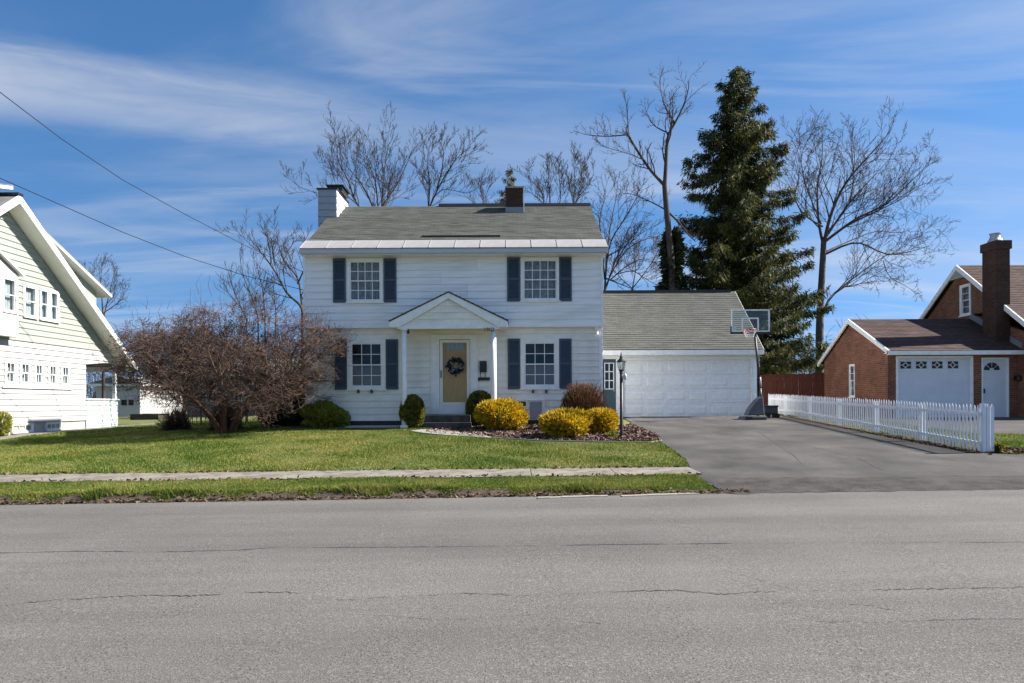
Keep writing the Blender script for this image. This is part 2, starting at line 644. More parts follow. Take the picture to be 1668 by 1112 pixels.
M_CHIP = leafmat('bark_chip', [(.05, .028, .022), (.13, .075, .06), (.25, .18, .155)], 40, .0, .95)
M_GRAVEL = mat('white_gravel', (.6, .6, .6), .9, col2=(.35, .35, .36), scale=40, bump=.8, bscale=60)
M_GRASS = leafmat('grass_blade', [(.050, .10, .012), (.11, .165, .022), (.18, .215, .036), (.31, .27, .085)], .75, .3, .7)
M_LITTER = leafmat('dry_leaf', [(.03, .02, .012), (.085, .055, .03), (.20, .14, .085)], 20, .1, .9)
M_GOLD = leafmat('gold_foliage', [(.10, .11, .010), (.42, .31, .012), (.68, .48, .016), (.64, .36, .016)], 6, .35, .6)
M_BOX = leafmat('boxwood_leaf', [(.06, .078, .012), (.15, .15, .024), (.30, .25, .05)], 7, .35, .55)
M_LIME = leafmat('lime_foliage', [(.085, .115, .012), (.24, .27, .03), (.38, .36, .05)], 6, .35, .6)
M_SPRUCE = leafmat('spruce_needle', [(.018, .026, .008), (.055, .066, .018), (.13, .125, .032)], 1.1, .25, .65)
M_SPRUCE2 = leafmat('far_spruce_needle', [(.05, .06, .02), (.10, .09, .04), (.16, .13, .06)], 2, .15, .65)
M_YEW = leafmat('dark_yew_leaf', [(.010, .016, .005), (.022, .032, .010), (.04, .05, .016)], 5, .1, .6)
M_BUD = leafmat('pinkish_bud', [(.07, .035, .027), (.14, .068, .05), (.20, .11, .08)], 3, .2, .8)
M_WREATHB = leafmat('navy_wreath_leaf', [(.008, .012, .022), (.02, .03, .055), (.06, .075, .10)], 20, .05, .6)
M_WREATHW = leafmat('pale_wreath_flower', [(.35, .33, .33), (.55, .52, .50)], 20, .1, .7)


def asphalt(name, c1, c2, speck, dark, sc=.35, bumpv=.5, wear=(.12, 1.1, 1)):
    m = mat(name, c1, .93, col2=c2, scale=sc, ramp=(.3, .7), var2=(speck, 55, .5, .75), spec=.25)
    t = m.node_tree
    b = t.nodes['Principled BSDF']
    src = b.inputs['Base Color'].links[0].from_socket
    tcn = [n for n in t.nodes if n.type == 'TEX_COORD'][0]
    nz = t.nodes.new('ShaderNodeTexNoise')
    nz.inputs['Scale'].default_value = 105
    nz.inputs['Detail'].default_value = 2
    t.links.new(tcn.outputs['Object'], nz.inputs['Vector'])
    mr = t.nodes.new('ShaderNodeMapRange')
    mr.inputs['From Min'].default_value = .54
    mr.inputs['From Max'].default_value = .66
    t.links.new(nz.outputs['Fac'], mr.inputs['Value'])
    mx = t.nodes.new('ShaderNodeMix')
    mx.data_type = 'RGBA'
    t.links.new(mr.outputs[0], mx.inputs['Factor'])
    t.links.new(src, mx.inputs[6])
    mx.inputs[7].default_value = (*dark, 1)
    # long traffic-polished bands and stains
    mp = t.nodes.new('ShaderNodeMapping')
    mp.inputs['Scale'].default_value = wear
    t.links.new(tcn.outputs['Object'], mp.inputs[0])
    nw = t.nodes.new('ShaderNodeTexNoise')
    nw.inputs['Scale'].default_value = 1.0
    nw.inputs['Detail'].default_value = 6
    nw.inputs['Roughness'].default_value = .62
    t.links.new(mp.outputs[0], nw.inputs['Vector'])
    mw = t.nodes.new('ShaderNodeMapRange')
    mw.inputs['From Min'].default_value = .3
    mw.inputs['From Max'].default_value = .7
    mw.inputs['To Min'].default_value = .78
    mw.inputs['To Max'].default_value = 1.18
    t.links.new(nw.outputs['Fac'], mw.inputs['Value'])
    vs_ = t.nodes.new('ShaderNodeVectorMath')
    vs_.operation = 'SCALE'
    t.links.new(mx.outputs[2], vs_.inputs[0])
    t.links.new(mw.outputs[0], vs_.inputs['Scale'])
    t.links.new(vs_.outputs[0], b.inputs['Base Color'])
    bp = t.nodes.new('ShaderNodeBump')
    bp.inputs['Strength'].default_value = bumpv
    bp.inputs['Distance'].default_value = .012
    t.links.new(nz.outputs['Fac'], bp.inputs['Height'])
    t.links.new(bp.outputs[0], b.inputs['Normal'])
    return m


M_ROAD = asphalt('worn_road_asphalt', (.147, .139, .127), (.113, .107, .099), (.228, .217, .20), (.045, .043, .04), sc=.5)
M_DRIVE = asphalt('driveway_asphalt', (.040, .039, .039), (.118, .112, .104), (.11, .104, .096), (.024, .023, .022), sc=.62, wear=(1.1, .45, 1))
M_APRON = asphalt('dark_apron_asphalt', (.024, .023, .022), (.095, .088, .08), (.12, .11, .10), (.014, .014, .014), sc=2.6, bumpv=1.0)
M_CRACK = mat('crack_tar', (.05, .048, .046), .9, col2=(.125, .118, .108), scale=5, ramp=(.4, .6))
M_GROUND = mat('turf', (.095, .12, .022), .98, col2=(.15, .14, .042), scale=1.5, ramp=(.35, .7), var2=(((.10, .075, .045)), 14, .6, .78), bump=.6, bscale=25)

# ------------------------------------------------------------------ setting: ground, road, pavement, drives


def fan_lines(lo, hi, fine, far_lo, far_hi):
    a = list(np.arange(lo, hi + 1e-6, fine))
    s, x = fine, lo
    left = []
    while x > far_lo:
        s *= 1.5
        x -= s
        left.append(max(x, far_lo))
    s, x = fine, hi
    right = []
    while x < far_hi:
        s *= 1.5
        x += s
        right.append(min(x, far_hi))
    return np.array(left[::-1] + a + right)


gx = fan_lines(-24, 24, .5, -700, 700)
gy = np.unique(np.round(np.concatenate([fan_lines(-3, 34, .25, -250, 1200), [10.38, 10.62, 10.74, 12.0, 13.15]]), 4))
GXm, GYm = np.meshgrid(gx, gy)
GZm = zt(GXm, GYm)


def drive_left(Y):
    return np.interp(Y, DL_Y, DL_X)


pts = [G(1013, 681), G(1040, 697), G(1076, 720), G(1118, 748), G(1130, 772), G(1172, 800)]
DL_Y = [p.y for p in pts][::-1]
DL_X = [p.x for p in pts][::-1]
DL_Y = [10.0] + DL_Y + [26.0]
DL_X = [DL_X[0] + .25] + DL_X + [DL_X[-1]]


def drive_right(Y):
    return np.interp(Y, [10.0, 13.7, 14.0, 14.7, 15.6, 27], [40, 40, 11.2, 10.05, 9.85, 9.95])


under = ((GYm < 10.3) & (GYm > -1.4)) | ((GYm > 10.2) & (GYm < 25.7) & (GXm > np.vectorize(drive_left)(GYm) + .3) & (GXm < drive_right(GYm) - .3)) | ((GYm > 12.05) & (GYm < 13.1) & (GXm < 3.0))
GZ2 = GZm - np.where(under, .05, 0)
idx = np.arange(GXm.size).reshape(GXm.shape)
Q = np.stack([idx[:-1, :-1], idx[:-1, 1:], idx[1:, 1:], idx[1:, :-1]], -1).reshape(-1, 4)
ground = np_mesh('ground', np.stack([GXm, GYm, GZ2], -1).reshape(-1, 3), Q, M_GROUND, None, True)
tag(ground, 'green lawn and open ground under the whole street', kind='structure')


def sheet(name, rows, ncol, zoff, m, label, wob=0.0, parent=None, feather=False):
    """rows: (Y, x left, x right); a sheet laid on the terrain"""
    r = np.random.default_rng(hash(name) % 1000 if False else len(name))
    V, Q = [], []
    for (y, a, b) in rows:
        if wob:
            a += r.normal() * wob
            b += r.normal() * wob
        t = np.linspace(0, 1, ncol)
        xs = a + (b - a) * t
        yj = np.full(ncol, y) + (r.normal(0, .035, ncol) if feather and y == rows[0][0] else 0) + (np.convolve(r.normal(0, .09, ncol), np.ones(5) / 3, 'same') if feather and y == rows[-1][0] else 0)
        V.append(np.stack([xs, yj, zt(xs, yj) + (.0105 if feather and y == rows[0][0] else zoff)], -1))
    V = np.concatenate(V)
    n = len(rows)
    ii = np.arange(n * ncol).reshape(n, ncol)
    Q = np.stack([ii[:-1, :-1], ii[:-1, 1:], ii[1:, 1:], ii[1:, :-1]], -1).reshape(-1, 4)
    o = np_mesh(name, V, Q, m, parent, True)
    if parent is None:
        tag(o, label, kind='structure')
    return o


# road surface with a ragged edge
xs = np.concatenate([np.linspace(-300, -16, 30), np.linspace(-15.9, 16, 320), np.linspace(16.2, 300, 30)])
rr = np.random.default_rng(5)
edge = 10.40 + np.cumsum(rr.normal(0, .006, len(xs)))
edge = 10.40 + (edge - np.convolve(edge, np.ones(41) / 41, 'same')) * .8 + rr.normal(0, .006, len(xs))
edge = np.clip(edge, 10.30, 10.50)
V = []
ny = 12
for x, e in zip(xs, edge):
    ys = np.linspace(-1.5, e, ny)
    V.append(np.stack([np.full(ny, x), ys, np.full(ny, .108 + .011 * float(np.clip(x, -60, 60)))], -1))
V = np.concatenate(V)
ii = np.arange(len(V)).reshape(len(xs), ny)
Q = np.stack([ii[:-1, :-1], ii[1:, :-1], ii[1:, 1:], ii[:-1, 1:]], -1).reshape(-1, 4)
road = np_mesh('road', V, Q, M_ROAD, None, True)
tag(road, 'worn pale grey asphalt street with long cracks', kind='structure')

rows = [(y, -200, 40) for y in (12.0,)]
sw_rows = [(12.0, -60, 3.45), (12.4, -60, 3.42), (12.8, -60, 3.36), (13.15, -60, 3.3)]
# sidewalk flags, each a slab of its own under one pavement
walk = bpy.data.objects.new('sidewalk', None)
link(walk, None, (-3, 12.5, .2))
tag(walk, 'narrow weathered concrete sidewalk crossing the front lawn', kind='structure')
x = 3.38
k = 0
wr = random.Random(11)
while x > -19:
    L = 1.52
    a, b = x - L + .012, x - .002
    mb = MB()
    n = 4
    dz = wr.uniform(-.006, .006)
    tops = []
    for i in range(n + 1):
        u = a + (b - a) * i / n
        y0 = 12.0 + wr.uniform(-.03, .03)
        y1 = 13.15 + wr.uniform(-.035, .03)
        z0, z1_ = z1(u, 12.0) + .022 + dz, z1(u, 13.14) + .016 + dz
        tops.append(((u, y0, z0), (u, y1, z1_)))
    vs = []
    for p, q in tops:
        vs += [p, q, (p[0], p[1], p[2] - .09), (q[0], q[1], q[2] - .09)]
    fs = []
    for i in range(n):
        c0, c1 = 4 * i, 4 * i + 4
        fs += [(c0, c1, c1 + 1, c0 + 1), (c0, c0 + 2, c1 + 2, c1), (c0 + 1, c1 + 1, c1 + 3, c0 + 3)]
    fs += [(0, 1, 3, 2), (4 * n, 4 * n + 2, 4 * n + 3, 4 * n + 1)]
    mb.add(vs, fs)
    mb.build('slab', M_WALK, walk)
    x -= L
    k += 1

dr_rows = []
for y in np.concatenate([np.arange(11.05, 26.01, .25)]):
    y = float(y)
    dr_rows.append((y, float(drive_left(y)), float(drive_right(y)) if y > 13.7 else 40.0))
driveway = sheet('driveway', dr_rows, 60, .014, M_DRIVE, 'grey asphalt driveway rising to the white double garage door', .012)
ap_rows = [(float(y), float(drive_left(y)) + .02, 40.0) for y in np.arange(10.34, 11.56, .1)]
apron = sheet('driveway_apron', ap_rows, 260, .020, M_APRON, 'darker rough asphalt strip where the driveway meets the street', .04, None, True)
ndrive = sheet('neighbour_driveway', [(float(y), (14.7 if y < 18.7 else 12.75) + .03 * math.sin(y * 3), 19.5) for y in np.arange(13.6, 25.7, .4)], 12, .020, M_DRIVE, 'grey asphalt driveway in front of the brick garage')
lpath = sheet('neighbour_path', [(float(y), -17.0, -15.9 + .05 * math.sin(y * 2.1)) for y in np.arange(14, 36.1, .5)], 6, .012, M_WALK, 'pale concrete strip beside the green and white house')


def strip(name, pts, w, m, parent, rs, zoff=.012):
    """a thin irregular band along pixels of the road"""
    g = []
    for (a, b) in zip(pts[:-1], pts[1:]):
        n = max(2, int(abs(b[0] - a[0]) / 5))
        for i in range(n):
            t = i / n
            g.append(G(a[0] + (b[0] - a[0]) * t, a[1] + (b[1] - a[1]) * t + rs.uniform(-1.0, 1.0) * (.3 if name == 'tar_seam' else 1)))
    g.append(G(*pts[-1]))
    vs, fs = [], []
    wk_ = 1.0
    for i, p in enumerate(g):
        wk_ = max(.15, min(1.6, wk_ + rs.uniform(-.45, .45)))
        ww = w * wk_
        z = .1 + .011 * p.x + zoff
        vs += [(p.x, p.y - ww, z), (p.x, p.y + ww, z)]
        if i and not (name == 'crack' and wk_ < .32):
            fs.append((2 * i - 2, 2 * i, 2 * i + 1, 2 * i - 1))
    mb = MB()
    mb.add(vs, fs)
    return mb.build(name, m, parent)


rs = random.Random(3)
strip('tar_seam', [(0, 902), (130, 899), (260, 900), (390, 897), (450, 893), (700, 892), (1000, 888), (1240, 886), (1668, 884)], .008, M_CRACK, road, rs)
strip('crack', [(0, 988), (90, 979), (180, 974), (250, 971), (300, 973), (400, 967), (470, 966), (560, 979), (650, 973), (760, 968), (830, 971), (900, 974), (960, 966), (1100, 963), (1180, 970), (1220, 966), (1400, 963), (1668, 958)], .005, M_CRACK, road, rs)
strip('crack', [(560, 1002), (640, 1005), (720, 1012), (800, 1008), (860, 1003), (980, 1018)], .003, M_CRACK, road, rs)
strip('crack', [(1240, 985), (1340, 983), (1420, 988), (1520, 1011), (1668, 1010)], .003, M_CRACK, road, rs)
strip('crack', [(1330, 1014), (1430, 1016), (1500, 1013), (1600, 1010)], .003, M_CRACK, road, rs)
strip('crack', [(290, 853), (340, 845), (420, 843)], .003, M_CRACK, road, rs)
strip('crack', [(1180, 930), (1330, 972)], .003, M_CRACK, road, rs)


def strip_d(pts, w, m, parent, rs, zoff=.019):
    g = []
    for (a, b) in zip(pts[:-1], pts[1:]):
        n = max(2, int(abs(b[0] - a[0]) / 6))
        for i in range(n):
            t = i / n
            g.append(G(a[0] + (b[0] - a[0]) * t, a[1] + (b[1] - a[1]) * t + rs.uniform(-.7, .7)))
    g.append(G(*pts[-1]))
    mb = MB()
    vs, fs = [], []
    for i, p in enumerate(g):
        ww = w * rs.uniform(.3, 1.3)
        q = g[min(i + 1, len(g) - 1)] - g[max(i - 1, 0)]
        nrm = Vector((-q.y, q.x, 0)).normalized()
        a, b = p - nrm * ww, p + nrm * ww
        vs += [(a.x, a.y, z1(a.x, a.y) + zoff), (b.x, b.y, z1(b.x, b.y) + zoff)]
        if i:
            fs.append((2 * i - 2, 2 * i, 2 * i + 1, 2 * i - 1))
    mb.add(vs, fs)
    return mb.build('crack', m, parent)


strip_d([(1150, 705), (1250, 714), (1330, 730), (1400, 748), (1440, 768)], .008, M_CRACK, driveway, rs)
strip_d([(1120, 742), (1180, 748), (1260, 744), (1330, 752)], .008, M_CRACK, driveway, rs)
strip_d([(1200, 735), (1300, 722), (1420, 724)], .008, M_CRACK, driveway, rs)
strip_d([(1230, 700), (1290, 740), (1310, 760)], .008, M_CRACK, driveway, rs)


# ------------------------------------------------------------------ wall, window and roof builders
class Frame:
    def __init__(s, o, u, n):
        s.o, s.u, s.n = Vector(o), Vector(u), Vector(n)

    def __call__(s, u, z, n):
        return s.o + s.u * u + s.n * n + Vector((0, 0, z))


PLANKS = {}


def plank_obj(F, pc, m, parent, name):
    """pc = (u0 bottom, u1 bottom, u0 top, u1 top, z0, z1, course bottom, course height); pieces of one size share a mesh"""
    a0, a1, b0, b1, z0, z1_, cz, ch = pc
    key = (tuple(round(v, 3) for v in F.u), tuple(round(v, 3) for v in F.n), m.name, name, round(a1 - a0, 3), round(b0 - a0, 3), round(b1 - a0, 3), round(z1_ - z0, 3), round((z0 - cz) / ch, 2))
    org = F(a0, z0, 0)
    me = PLANKS.get(key)
    if me is None:
        def off(z):
            return .034 - .029 * (z - cz) / ch
        o0, o1 = off(z0), off(z1_)
        pts = [F(a0, z0, o0), F(a1, z0, o0), F(a1, z0, 0), F(a0, z0, 0), F(b0, z1_, o1), F(b1, z1_, o1), F(b1, z1_, 0), F(b0, z1_, 0)]
        me = bpy.data.meshes.new(name)
        me.from_pydata([tuple(p - org) for p in pts], [], [(0, 3, 2, 1), (4, 5, 6, 7), (0, 1, 5, 4), (1, 2, 6, 5), (2, 3, 7, 6), (3, 0, 4, 7)])
        me.materials.append(m)
        PLANKS[key] = me
    o = bpy.data.objects.new(name, me)
    link(o, parent, org)
    return o


def plank_wall(parent, F, lim, z0, z1_, expo, openings, m, name='wall', plank='siding_plank', thick=.10, joints=True):
    """lim(z) -> (u0, u1); openings: (u0, u1, z0, z1). The wall is one part, its planks are its pieces."""
    n = max(1, round((z1_ - z0) / expo))
    jr = random.Random(n * 7 + len(openings))
    ch = (z1_ - z0) / n
    pieces = []
    for i in range(n):
        c0, c1 = z0 + i * ch, z0 + (i + 1) * ch
        cuts = sorted({c0, c1} | {z for o in openings for z in (o[2], o[3]) if c0 + .004 < z < c1 - .004})
        for s0, s1 in zip(cuts[:-1], cuts[1:]):
            mid = (s0 + s1) / 2
            la, lb = lim(s0), lim(s1)
            segs = [(la[0], la[1], lb[0], lb[1])]
            for o in openings:
                if o[2] < mid < o[3]:
                    new = []
                    for (p0, p1, q0, q1) in segs:
                        if o[1] <= min(p0, q0) or o[0] >= max(p1, q1):
                            new.append((p0, p1, q0, q1))
                            continue
                        if o[0] > max(p0, q0):
                            new.append((p0, o[0], q0, o[0]))
                        if o[1] < min(p1, q1):
                            new.append((o[1], p1, o[1], q1))
                    segs = new
            for sg in segs:
                if sg[1] - sg[0] > 4.0 and joints:
                    cut = sg[0] + (sg[1] - sg[0]) * jr.choice((.31, .37, .42, .55, .61, .68))
                    pieces.append((sg[0], cut - .002, sg[2], cut - .002, s0, s1, c0, ch))
                    pieces.append((cut + .002, sg[1], cut + .002, sg[3], s0, s1, c0, ch))
                elif sg[1] - sg[0] > .01:
                    pieces.append((sg[0], sg[1], sg[2], sg[3], s0, s1, c0, ch))
    mb = MB()
    for a0, a1, b0, b1, s0, s1, _, _ in pieces:
        mb.hexa([F(a0, s0, -.001), F(a1, s0, -.001), F(a1, s0, -thick), F(a0, s0, -thick), F(b0, s1, -.001), F(b1, s1, -.001), F(b1, s1, -thick), F(b0, s1, -thick)])
    wall = mb.build(name, m, parent)
    for pc in pieces:
        plank_obj(F, pc, m, wall, plank)
    return wall


def window(parent, F, u0, u1, z0, z1_, cols, rows, casing=.10, back=None, screen=None, name='window', double=True, trim=None, n0=0.0, sillw=.04, bar=.022):
    """double-hung window: casing, sill, two sashes with glazing bars, every pane its own piece"""
    trim = trim or M_TRIM
    mb = MB()
    mb.fbox(F, u0, u0 + casing, z0, z1_, n0 - .09, n0 + .055)
    mb.fbox(F, u1 - casing, u1, z0, z1_, n0 - .09, n0 + .055)
    mb.fbox(F, u0 + casing, u1 - casing, z1_ - casing, z1_, n0 - .09, n0 + .053)
    mb.fbox(F, u0 + casing, u1 - casing, z0, z0 + casing * .8, n0 - .09, n0 + .053)
    w = mb.build(name, trim, parent)
    MB().fbox(F, u0 - sillw, u1 + sillw, z0 - .03, z0 + .012, n0 - .01, n0 + .085).build('sill', trim, w)
    a0, a1, b0, b1 = u0 + casing, u1 - casing, z0 + casing * .8, z1_ - casing
    spans = [(b0, (b0 + b1) / 2 + .02, n0 - .005), ((b0 + b1) / 2 - .02, b1, n0 + .025)] if double else [(b0, b1, n0 + .01)]
    for si, (s0, s1, nn) in enumerate(spans):
        fr = .035
        sm = MB()
        sm.fbox(F, a0, a0 + fr, s0, s1, nn - .015, nn + .015)
        sm.fbox(F, a1 - fr, a1, s0, s1, nn - .015, nn + .015)
        sm.fbox(F, a0 + fr, a1 - fr, s0, s0 + fr, nn - .015, nn + .015)
        sm.fbox(F, a0 + fr, a1 - fr, s1 - fr, s1, nn - .015, nn + .015)
        sm.build('sash', trim, w)
        cw = (a1 - a0 - 2 * fr) / cols
        rh = (s1 - s0 - 2 * fr) / rows
        if cols * rows > 1:
            gm = MB()
            for c in range(1, cols):
                u = a0 + fr + cw * c
                gm.fbox(F, u - bar / 2, u + bar / 2, s0 + fr, s1 - fr, nn - .008, nn + .013)
            for r in range(1, rows):
                z = s0 + fr + rh * r
                gm.fbox(F, a0 + fr, a1 - fr, z - bar / 2, z + bar / 2, nn - .007, nn + .012)
            gm.build('glazing_bars', trim, w)
        for c in range(cols):
            for r in range(rows):
                pu0, pu1 = a0 + fr + cw * c, a0 + fr + cw * (c + 1)
                pz0, pz1 = s0 + fr + rh * r, s0 + fr + rh * (r + 1)
                t1, t2 = rnd.uniform(-.0012, .0012), rnd.uniform(-.0012, .0012)
                pm = MB()
                pm.add([F(pu0, pz0, nn - .002 + t1), F(pu1, pz0, nn - .002 - t1 + t2), F(pu1, pz1, nn - .002 - t1), F(pu0, pz1, nn - .002 + t1 - t2)], [(0, 1, 2, 3)])
                pm.build('pane', M_GLASS, w)
        if screen and si == 0:
            MB().fbox(F, a0 + .01, a1 - .01, s0 + .02, s1 - .01, nn - .05, nn - .045).build('insect_screen', screen, w)
    if back:
        # a gathered curtain a hand behind the glass
        cm = MB()
        n = 28
        vs, fs = [], []
        for i in range(n + 1):
            u = a0 + (a1 - a0) * i / n
            d = n0 - .13 + .022 * math.sin(i * 2.1) + .01 * math.sin(i * .9)
            vs += [F(u, b0, d), F(u, b1, d)]
            if i:
                fs.append((2 * i - 2, 2 * i, 2 * i + 1, 2 * i - 1))
        cm.add(vs, fs)
        cm.build('curtain', back, w)
    return w


def shutter(parent, F, u0, u1, z0, z1_):
    mb = MB()
    st = .055
    n0, n1 = .028, .062
    mb.fbox(F, u0, u0 + st, z0, z1_, n0, n1)
    mb.fbox(F, u1 - st, u1, z0, z1_, n0, n1)
    h = z1_ - z0
    rails = [(z0, z0 + .09), (z0 + h * .48, z0 + h * .48 + .07), (z1_ - .08, z1_)]
    for r0, r1 in rails:
        mb.fbox(F, u0 + st, u1 - st, r0, r1, n0, n1 - .001)
    sh = mb.build('shutter', M_SHUT, parent)
    lm = MB()
    for (a, b) in ((rails[0][1], rails[1][0]), (rails[1][1], rails[2][0])):
        n = int((b - a) / .042)
        for i in range(n):
            z = a + (b - a) * i / n
            lm.hexa([F(u0 + st, z, n1 - .006), F(u1 - st, z, n1 - .006), F(u1 - st, z + .006, n1 - .006), F(u0 + st, z + .006, n1 - .006),
                     F(u0 + st, z + .042, n0 + .004), F(u1 - st, z + .042, n0 + .004), F(u1 - st, z + .048, n0 + .004), F(u0 + st, z + .048, n0 + .004)])
    lm.fbox(F, u0 + st, u1 - st, z0 + .05, z1_ - .05, n0 - .002, n0 + .003)
    o = lm.build('louvres', M_SHUT, sh)
    o['kind'] = 'stuff'
    return sh


def roof_slope(name, a0, a1, b0, b1, m, parent, thick=.14, expo=.145, jag=True):
    """shingled slope: eave a0-a1, ridge b0-b1, laid in overlapping courses"""
    a0, a1, b0, b1 = Vector(a0), Vector(a1), Vector(b0), Vector(b1)
    nr = (a1 - a0).cross(b0 - a0).normalized()
    if nr.z < 0:
        nr = -nr
    L = (b0 - a0).length
    n = max(1, round(L / expo))
    W = (a1 - a0).length
    V, Q, UV = [], [], []
    rs2 = random.Random(len(name) + n)
    cols = max(2, int(W / .33))
    for i in range(n):
        t0, t1 = i / n, (i + 1.05) / n
        lo = [(a0.lerp(b0, t0)).lerp(a1.lerp(b1, t0), c / cols) for c in range(cols + 1)]
        hi = [(a0.lerp(b0, min(t1, 1))).lerp(a1.lerp(b1, min(t1, 1)), c / cols) for c in range(cols + 1)]
        base = len(V)
        for c in range(cols + 1):
            dz = rs2.uniform(.012, .022)
            V += [lo[c] + nr * .002, lo[c] + nr * dz, hi[c] + nr * .004]
            UV += [(W * c / cols, L * t0 + .001), (W * c / cols, L * t0 + .004), (W * c / cols, L * min(t1, 1))]
        for c in range(cols):
            q = base + 3 * c
            Q += [(q, q + 3, q + 4, q + 1), (q + 1, q + 4, q + 5, q + 2)]
    base = len(V)
    dn = nr * -thick
    for p in (a0, a1, b1, b0):
        V.append(p + nr * .001)
        UV.append((0, 0))
    for p in (a0, a1, b1, b0):
        V.append(p + dn)
        UV.append((0, 0))
    Q += [tuple(base + j for j in f) for f in ((4, 7, 6, 5), (0, 1, 5, 4), (1, 2, 6, 5), (2, 3, 7, 6), (3, 0, 4, 7))]
    V = np.array([tuple(v) for v in V])
    c = Vector(((V[:, 0].min() + V[:, 0].max()) / 2, (V[:, 1].min() + V[:, 1].max()) / 2, V[:, 2].min()))
    me = bpy.data.meshes.new(name)
    me.from_pydata([tuple(Vector(v) - c) for v in V], [], Q)
    me.materials.append(m)
    uvl = me.uv_layers.new(name='UVMap')
    vi = np.zeros(len(me.loops), np.int32)
    me.loops.foreach_get('vertex_index', vi)
    uvl.data.foreach_set('uv', np.array(UV, np.float32)[vi].ravel())
    me.update()
    o = bpy.data.objects.new(name, me)
    return link(o, parent, c)


def X(px, Y, py=560):
    return P(px, py, Y).x


def Z(py, Y, px=740):
    return P(px, py, Y).z


# ------------------------------------------------------------------ the white house
FY = 22.2          # upper wall
LY = 22.36         # lower wall, set back under the overhang
HX0, HX1 = X(495, FY, 470), X(981.5, FY, 470)
house = thing('white_house', (-1.9, 24, z1(-1.9, 23)), 'white two-storey house with navy shutters, small gabled porch and attached double garage', 'house')
FU = Frame((0, FY, 0), (1, 0, 0), (0, -1, 0))
FL = Frame((0, LY, 0), (1, 0, 0), (0, -1, 0))
ZE, ZR, YE, YR = Z(403, 21.75), Z(335.5, 26.2), 21.75, 26.2
ZOV = Z(531.5, FY)
ZTOP = Z(413, 21.75)
ZB = Z(684.5, LY)


def rect(px0, px1, py0, py1, Y):
    return (X(px0, Y, (py0 + py1) / 2), X(px1, Y, (py0 + py1) / 2), Z(py1, Y, (px0 + px1) / 2), Z(py0, Y, (px0 + px1) / 2))


wUL = rect(566, 624, 421.5, 492.5, FY)
wUR = rect(848.5, 911, 419.5, 490.5, FY)
wLL = rect(566, 628.5, 552.5, 634.5, LY)
wLR = rect(848, 910.5, 551.5, 633, LY)


def inset(r, d=.03):
    return (r[0] + d, r[1] - d, r[2] + d, r[3] - d)


doorR = rect(702, 778.5, 544.5, 674.5, LY)
baseW = rect(836, 860, 650.5, 664, LY)
plank_wall(house, FU, lambda z: (HX0, HX1), ZOV, ZTOP + .02, .222, [inset(wUL), inset(wUR)], M_SIDING)
plank_wall(house, FL, lambda z: (HX0 + .02, HX1 - .02), ZB, ZOV - .012, .222, [inset(wLL), inset(wLR), inset(doorR), inset(baseW, .01)], M_PORCHW)
for (xx, nx, nm) in ((HX0 + .02, -1, 'side'), (HX1 - .02, 1, 'side')):
    Fs = Frame((xx, 0, 0), (0, 1, 0), (nx, 0, 0))
    plank_wall(house, Fs, lambda z: (FY + .12, 2 * YR - FY) if z < ZTOP else (FY + .12 + (z - ZTOP) / .60, 2 * YR - FY - (z - ZTOP) / .60), ZB, ZR - .35, .222, [], M_SIDING, thick=.08)
MB().box(HX0 + .12, HX1 - .12, 2 * YR - FY - .1, 2 * YR - FY, ZB, ZTOP).build('rear_wall', M_SIDING, house)
MB().box(HX0 + .05, HX1 - .05, LY + .02, 2 * YR - FY - .02, z1(-2, 23) - .4, ZB - .004).build('foundation', M_BLACK, house)
MB().box(HX0 + .12, HX1 - .12, LY + 2.2, LY + 2.25, ZB, ZTOP).build('inner_wall', M_DARKROOM, house)
MB().box(HX0 + .11, HX1 - .11, LY + .11, LY + 2.19, ZOV - .1, ZOV - .05).build('inner_floor', M_DARKROOM, house)
# overhang edge and corner boards
MB().box(HX0 - .01, HX1 + .01, FY - .035, LY - .01, ZOV - .035, ZOV - .002).build('overhang_trim', M_TRIM, house)
for xx in (HX0 - .012, HX1 - .06):
    MB().box(xx, xx + .075, FY - .036, FY + .05, ZOV, ZTOP).build('corner_board', M_SIDING, house)
    MB().box(xx + .005, xx + .07, LY - .034, LY + .05, ZB, ZOV - .04).build('corner_board', M_SIDING, house)
# roof
RX0, RX1 = -6.68, 3.03
S_M = .62
zM = ZE + (ZR - ZE) * S_M / (YR - YE)
roof = roof_slope('roof', (RX0, YE + S_M, zM), (RX1, YE + S_M, zM), (RX0, YR, ZR), (RX1, YR, ZR), M_SHINGLE, house)
roof_slope('rear_roof', (RX1, 2 * YR - YE, ZE), (RX0, 2 * YR - YE, ZE), (RX1, YR + .005, ZR), (RX0, YR + .005, ZR), M_SHINGLE, house)
# metal eave panels, one by one, with standing seams
sl = Vector((0, S_M, zM - ZE))
nr = Vector((0, -sl.z, sl.y)).normalized()
npan = 12
for i in range(npan):
    xa = RX0 - .06 + (RX1 - RX0 + .12) * i / npan
    xb = RX0 - .06 + (RX1 - RX0 + .12) * (i + 1) / npan
    j = rnd.uniform(-.004, .004)
    a = Vector((xa + .010, YE - .05, ZE - .02)) + nr * (.02 + j)
    b = Vector((xb - .010, YE - .05, ZE - .02)) + nr * (.02 + j)
    d = sl * 1.09
    mb = MB()
    mb.hexa([a - nr * .05, b - nr * .05, b + d - nr * .05, a + d - nr * .05, a, b, b + d, a + d])
    w3 = Vector((.016, 0, 0))
    mb.hexa([a, a + w3, a + w3 + d, a + d, a + nr * .014, a + w3 + nr * .014, a + w3 + nr * .014 + d, a + nr * .014 + d])
    mb.build('eave_panel', M_METAL, roof)
MB().box(RX0 - .05, RX1 + .05, YE - .02, YE + .02, ZTOP, ZE - .045).build('fascia', M_FASCIA, house)
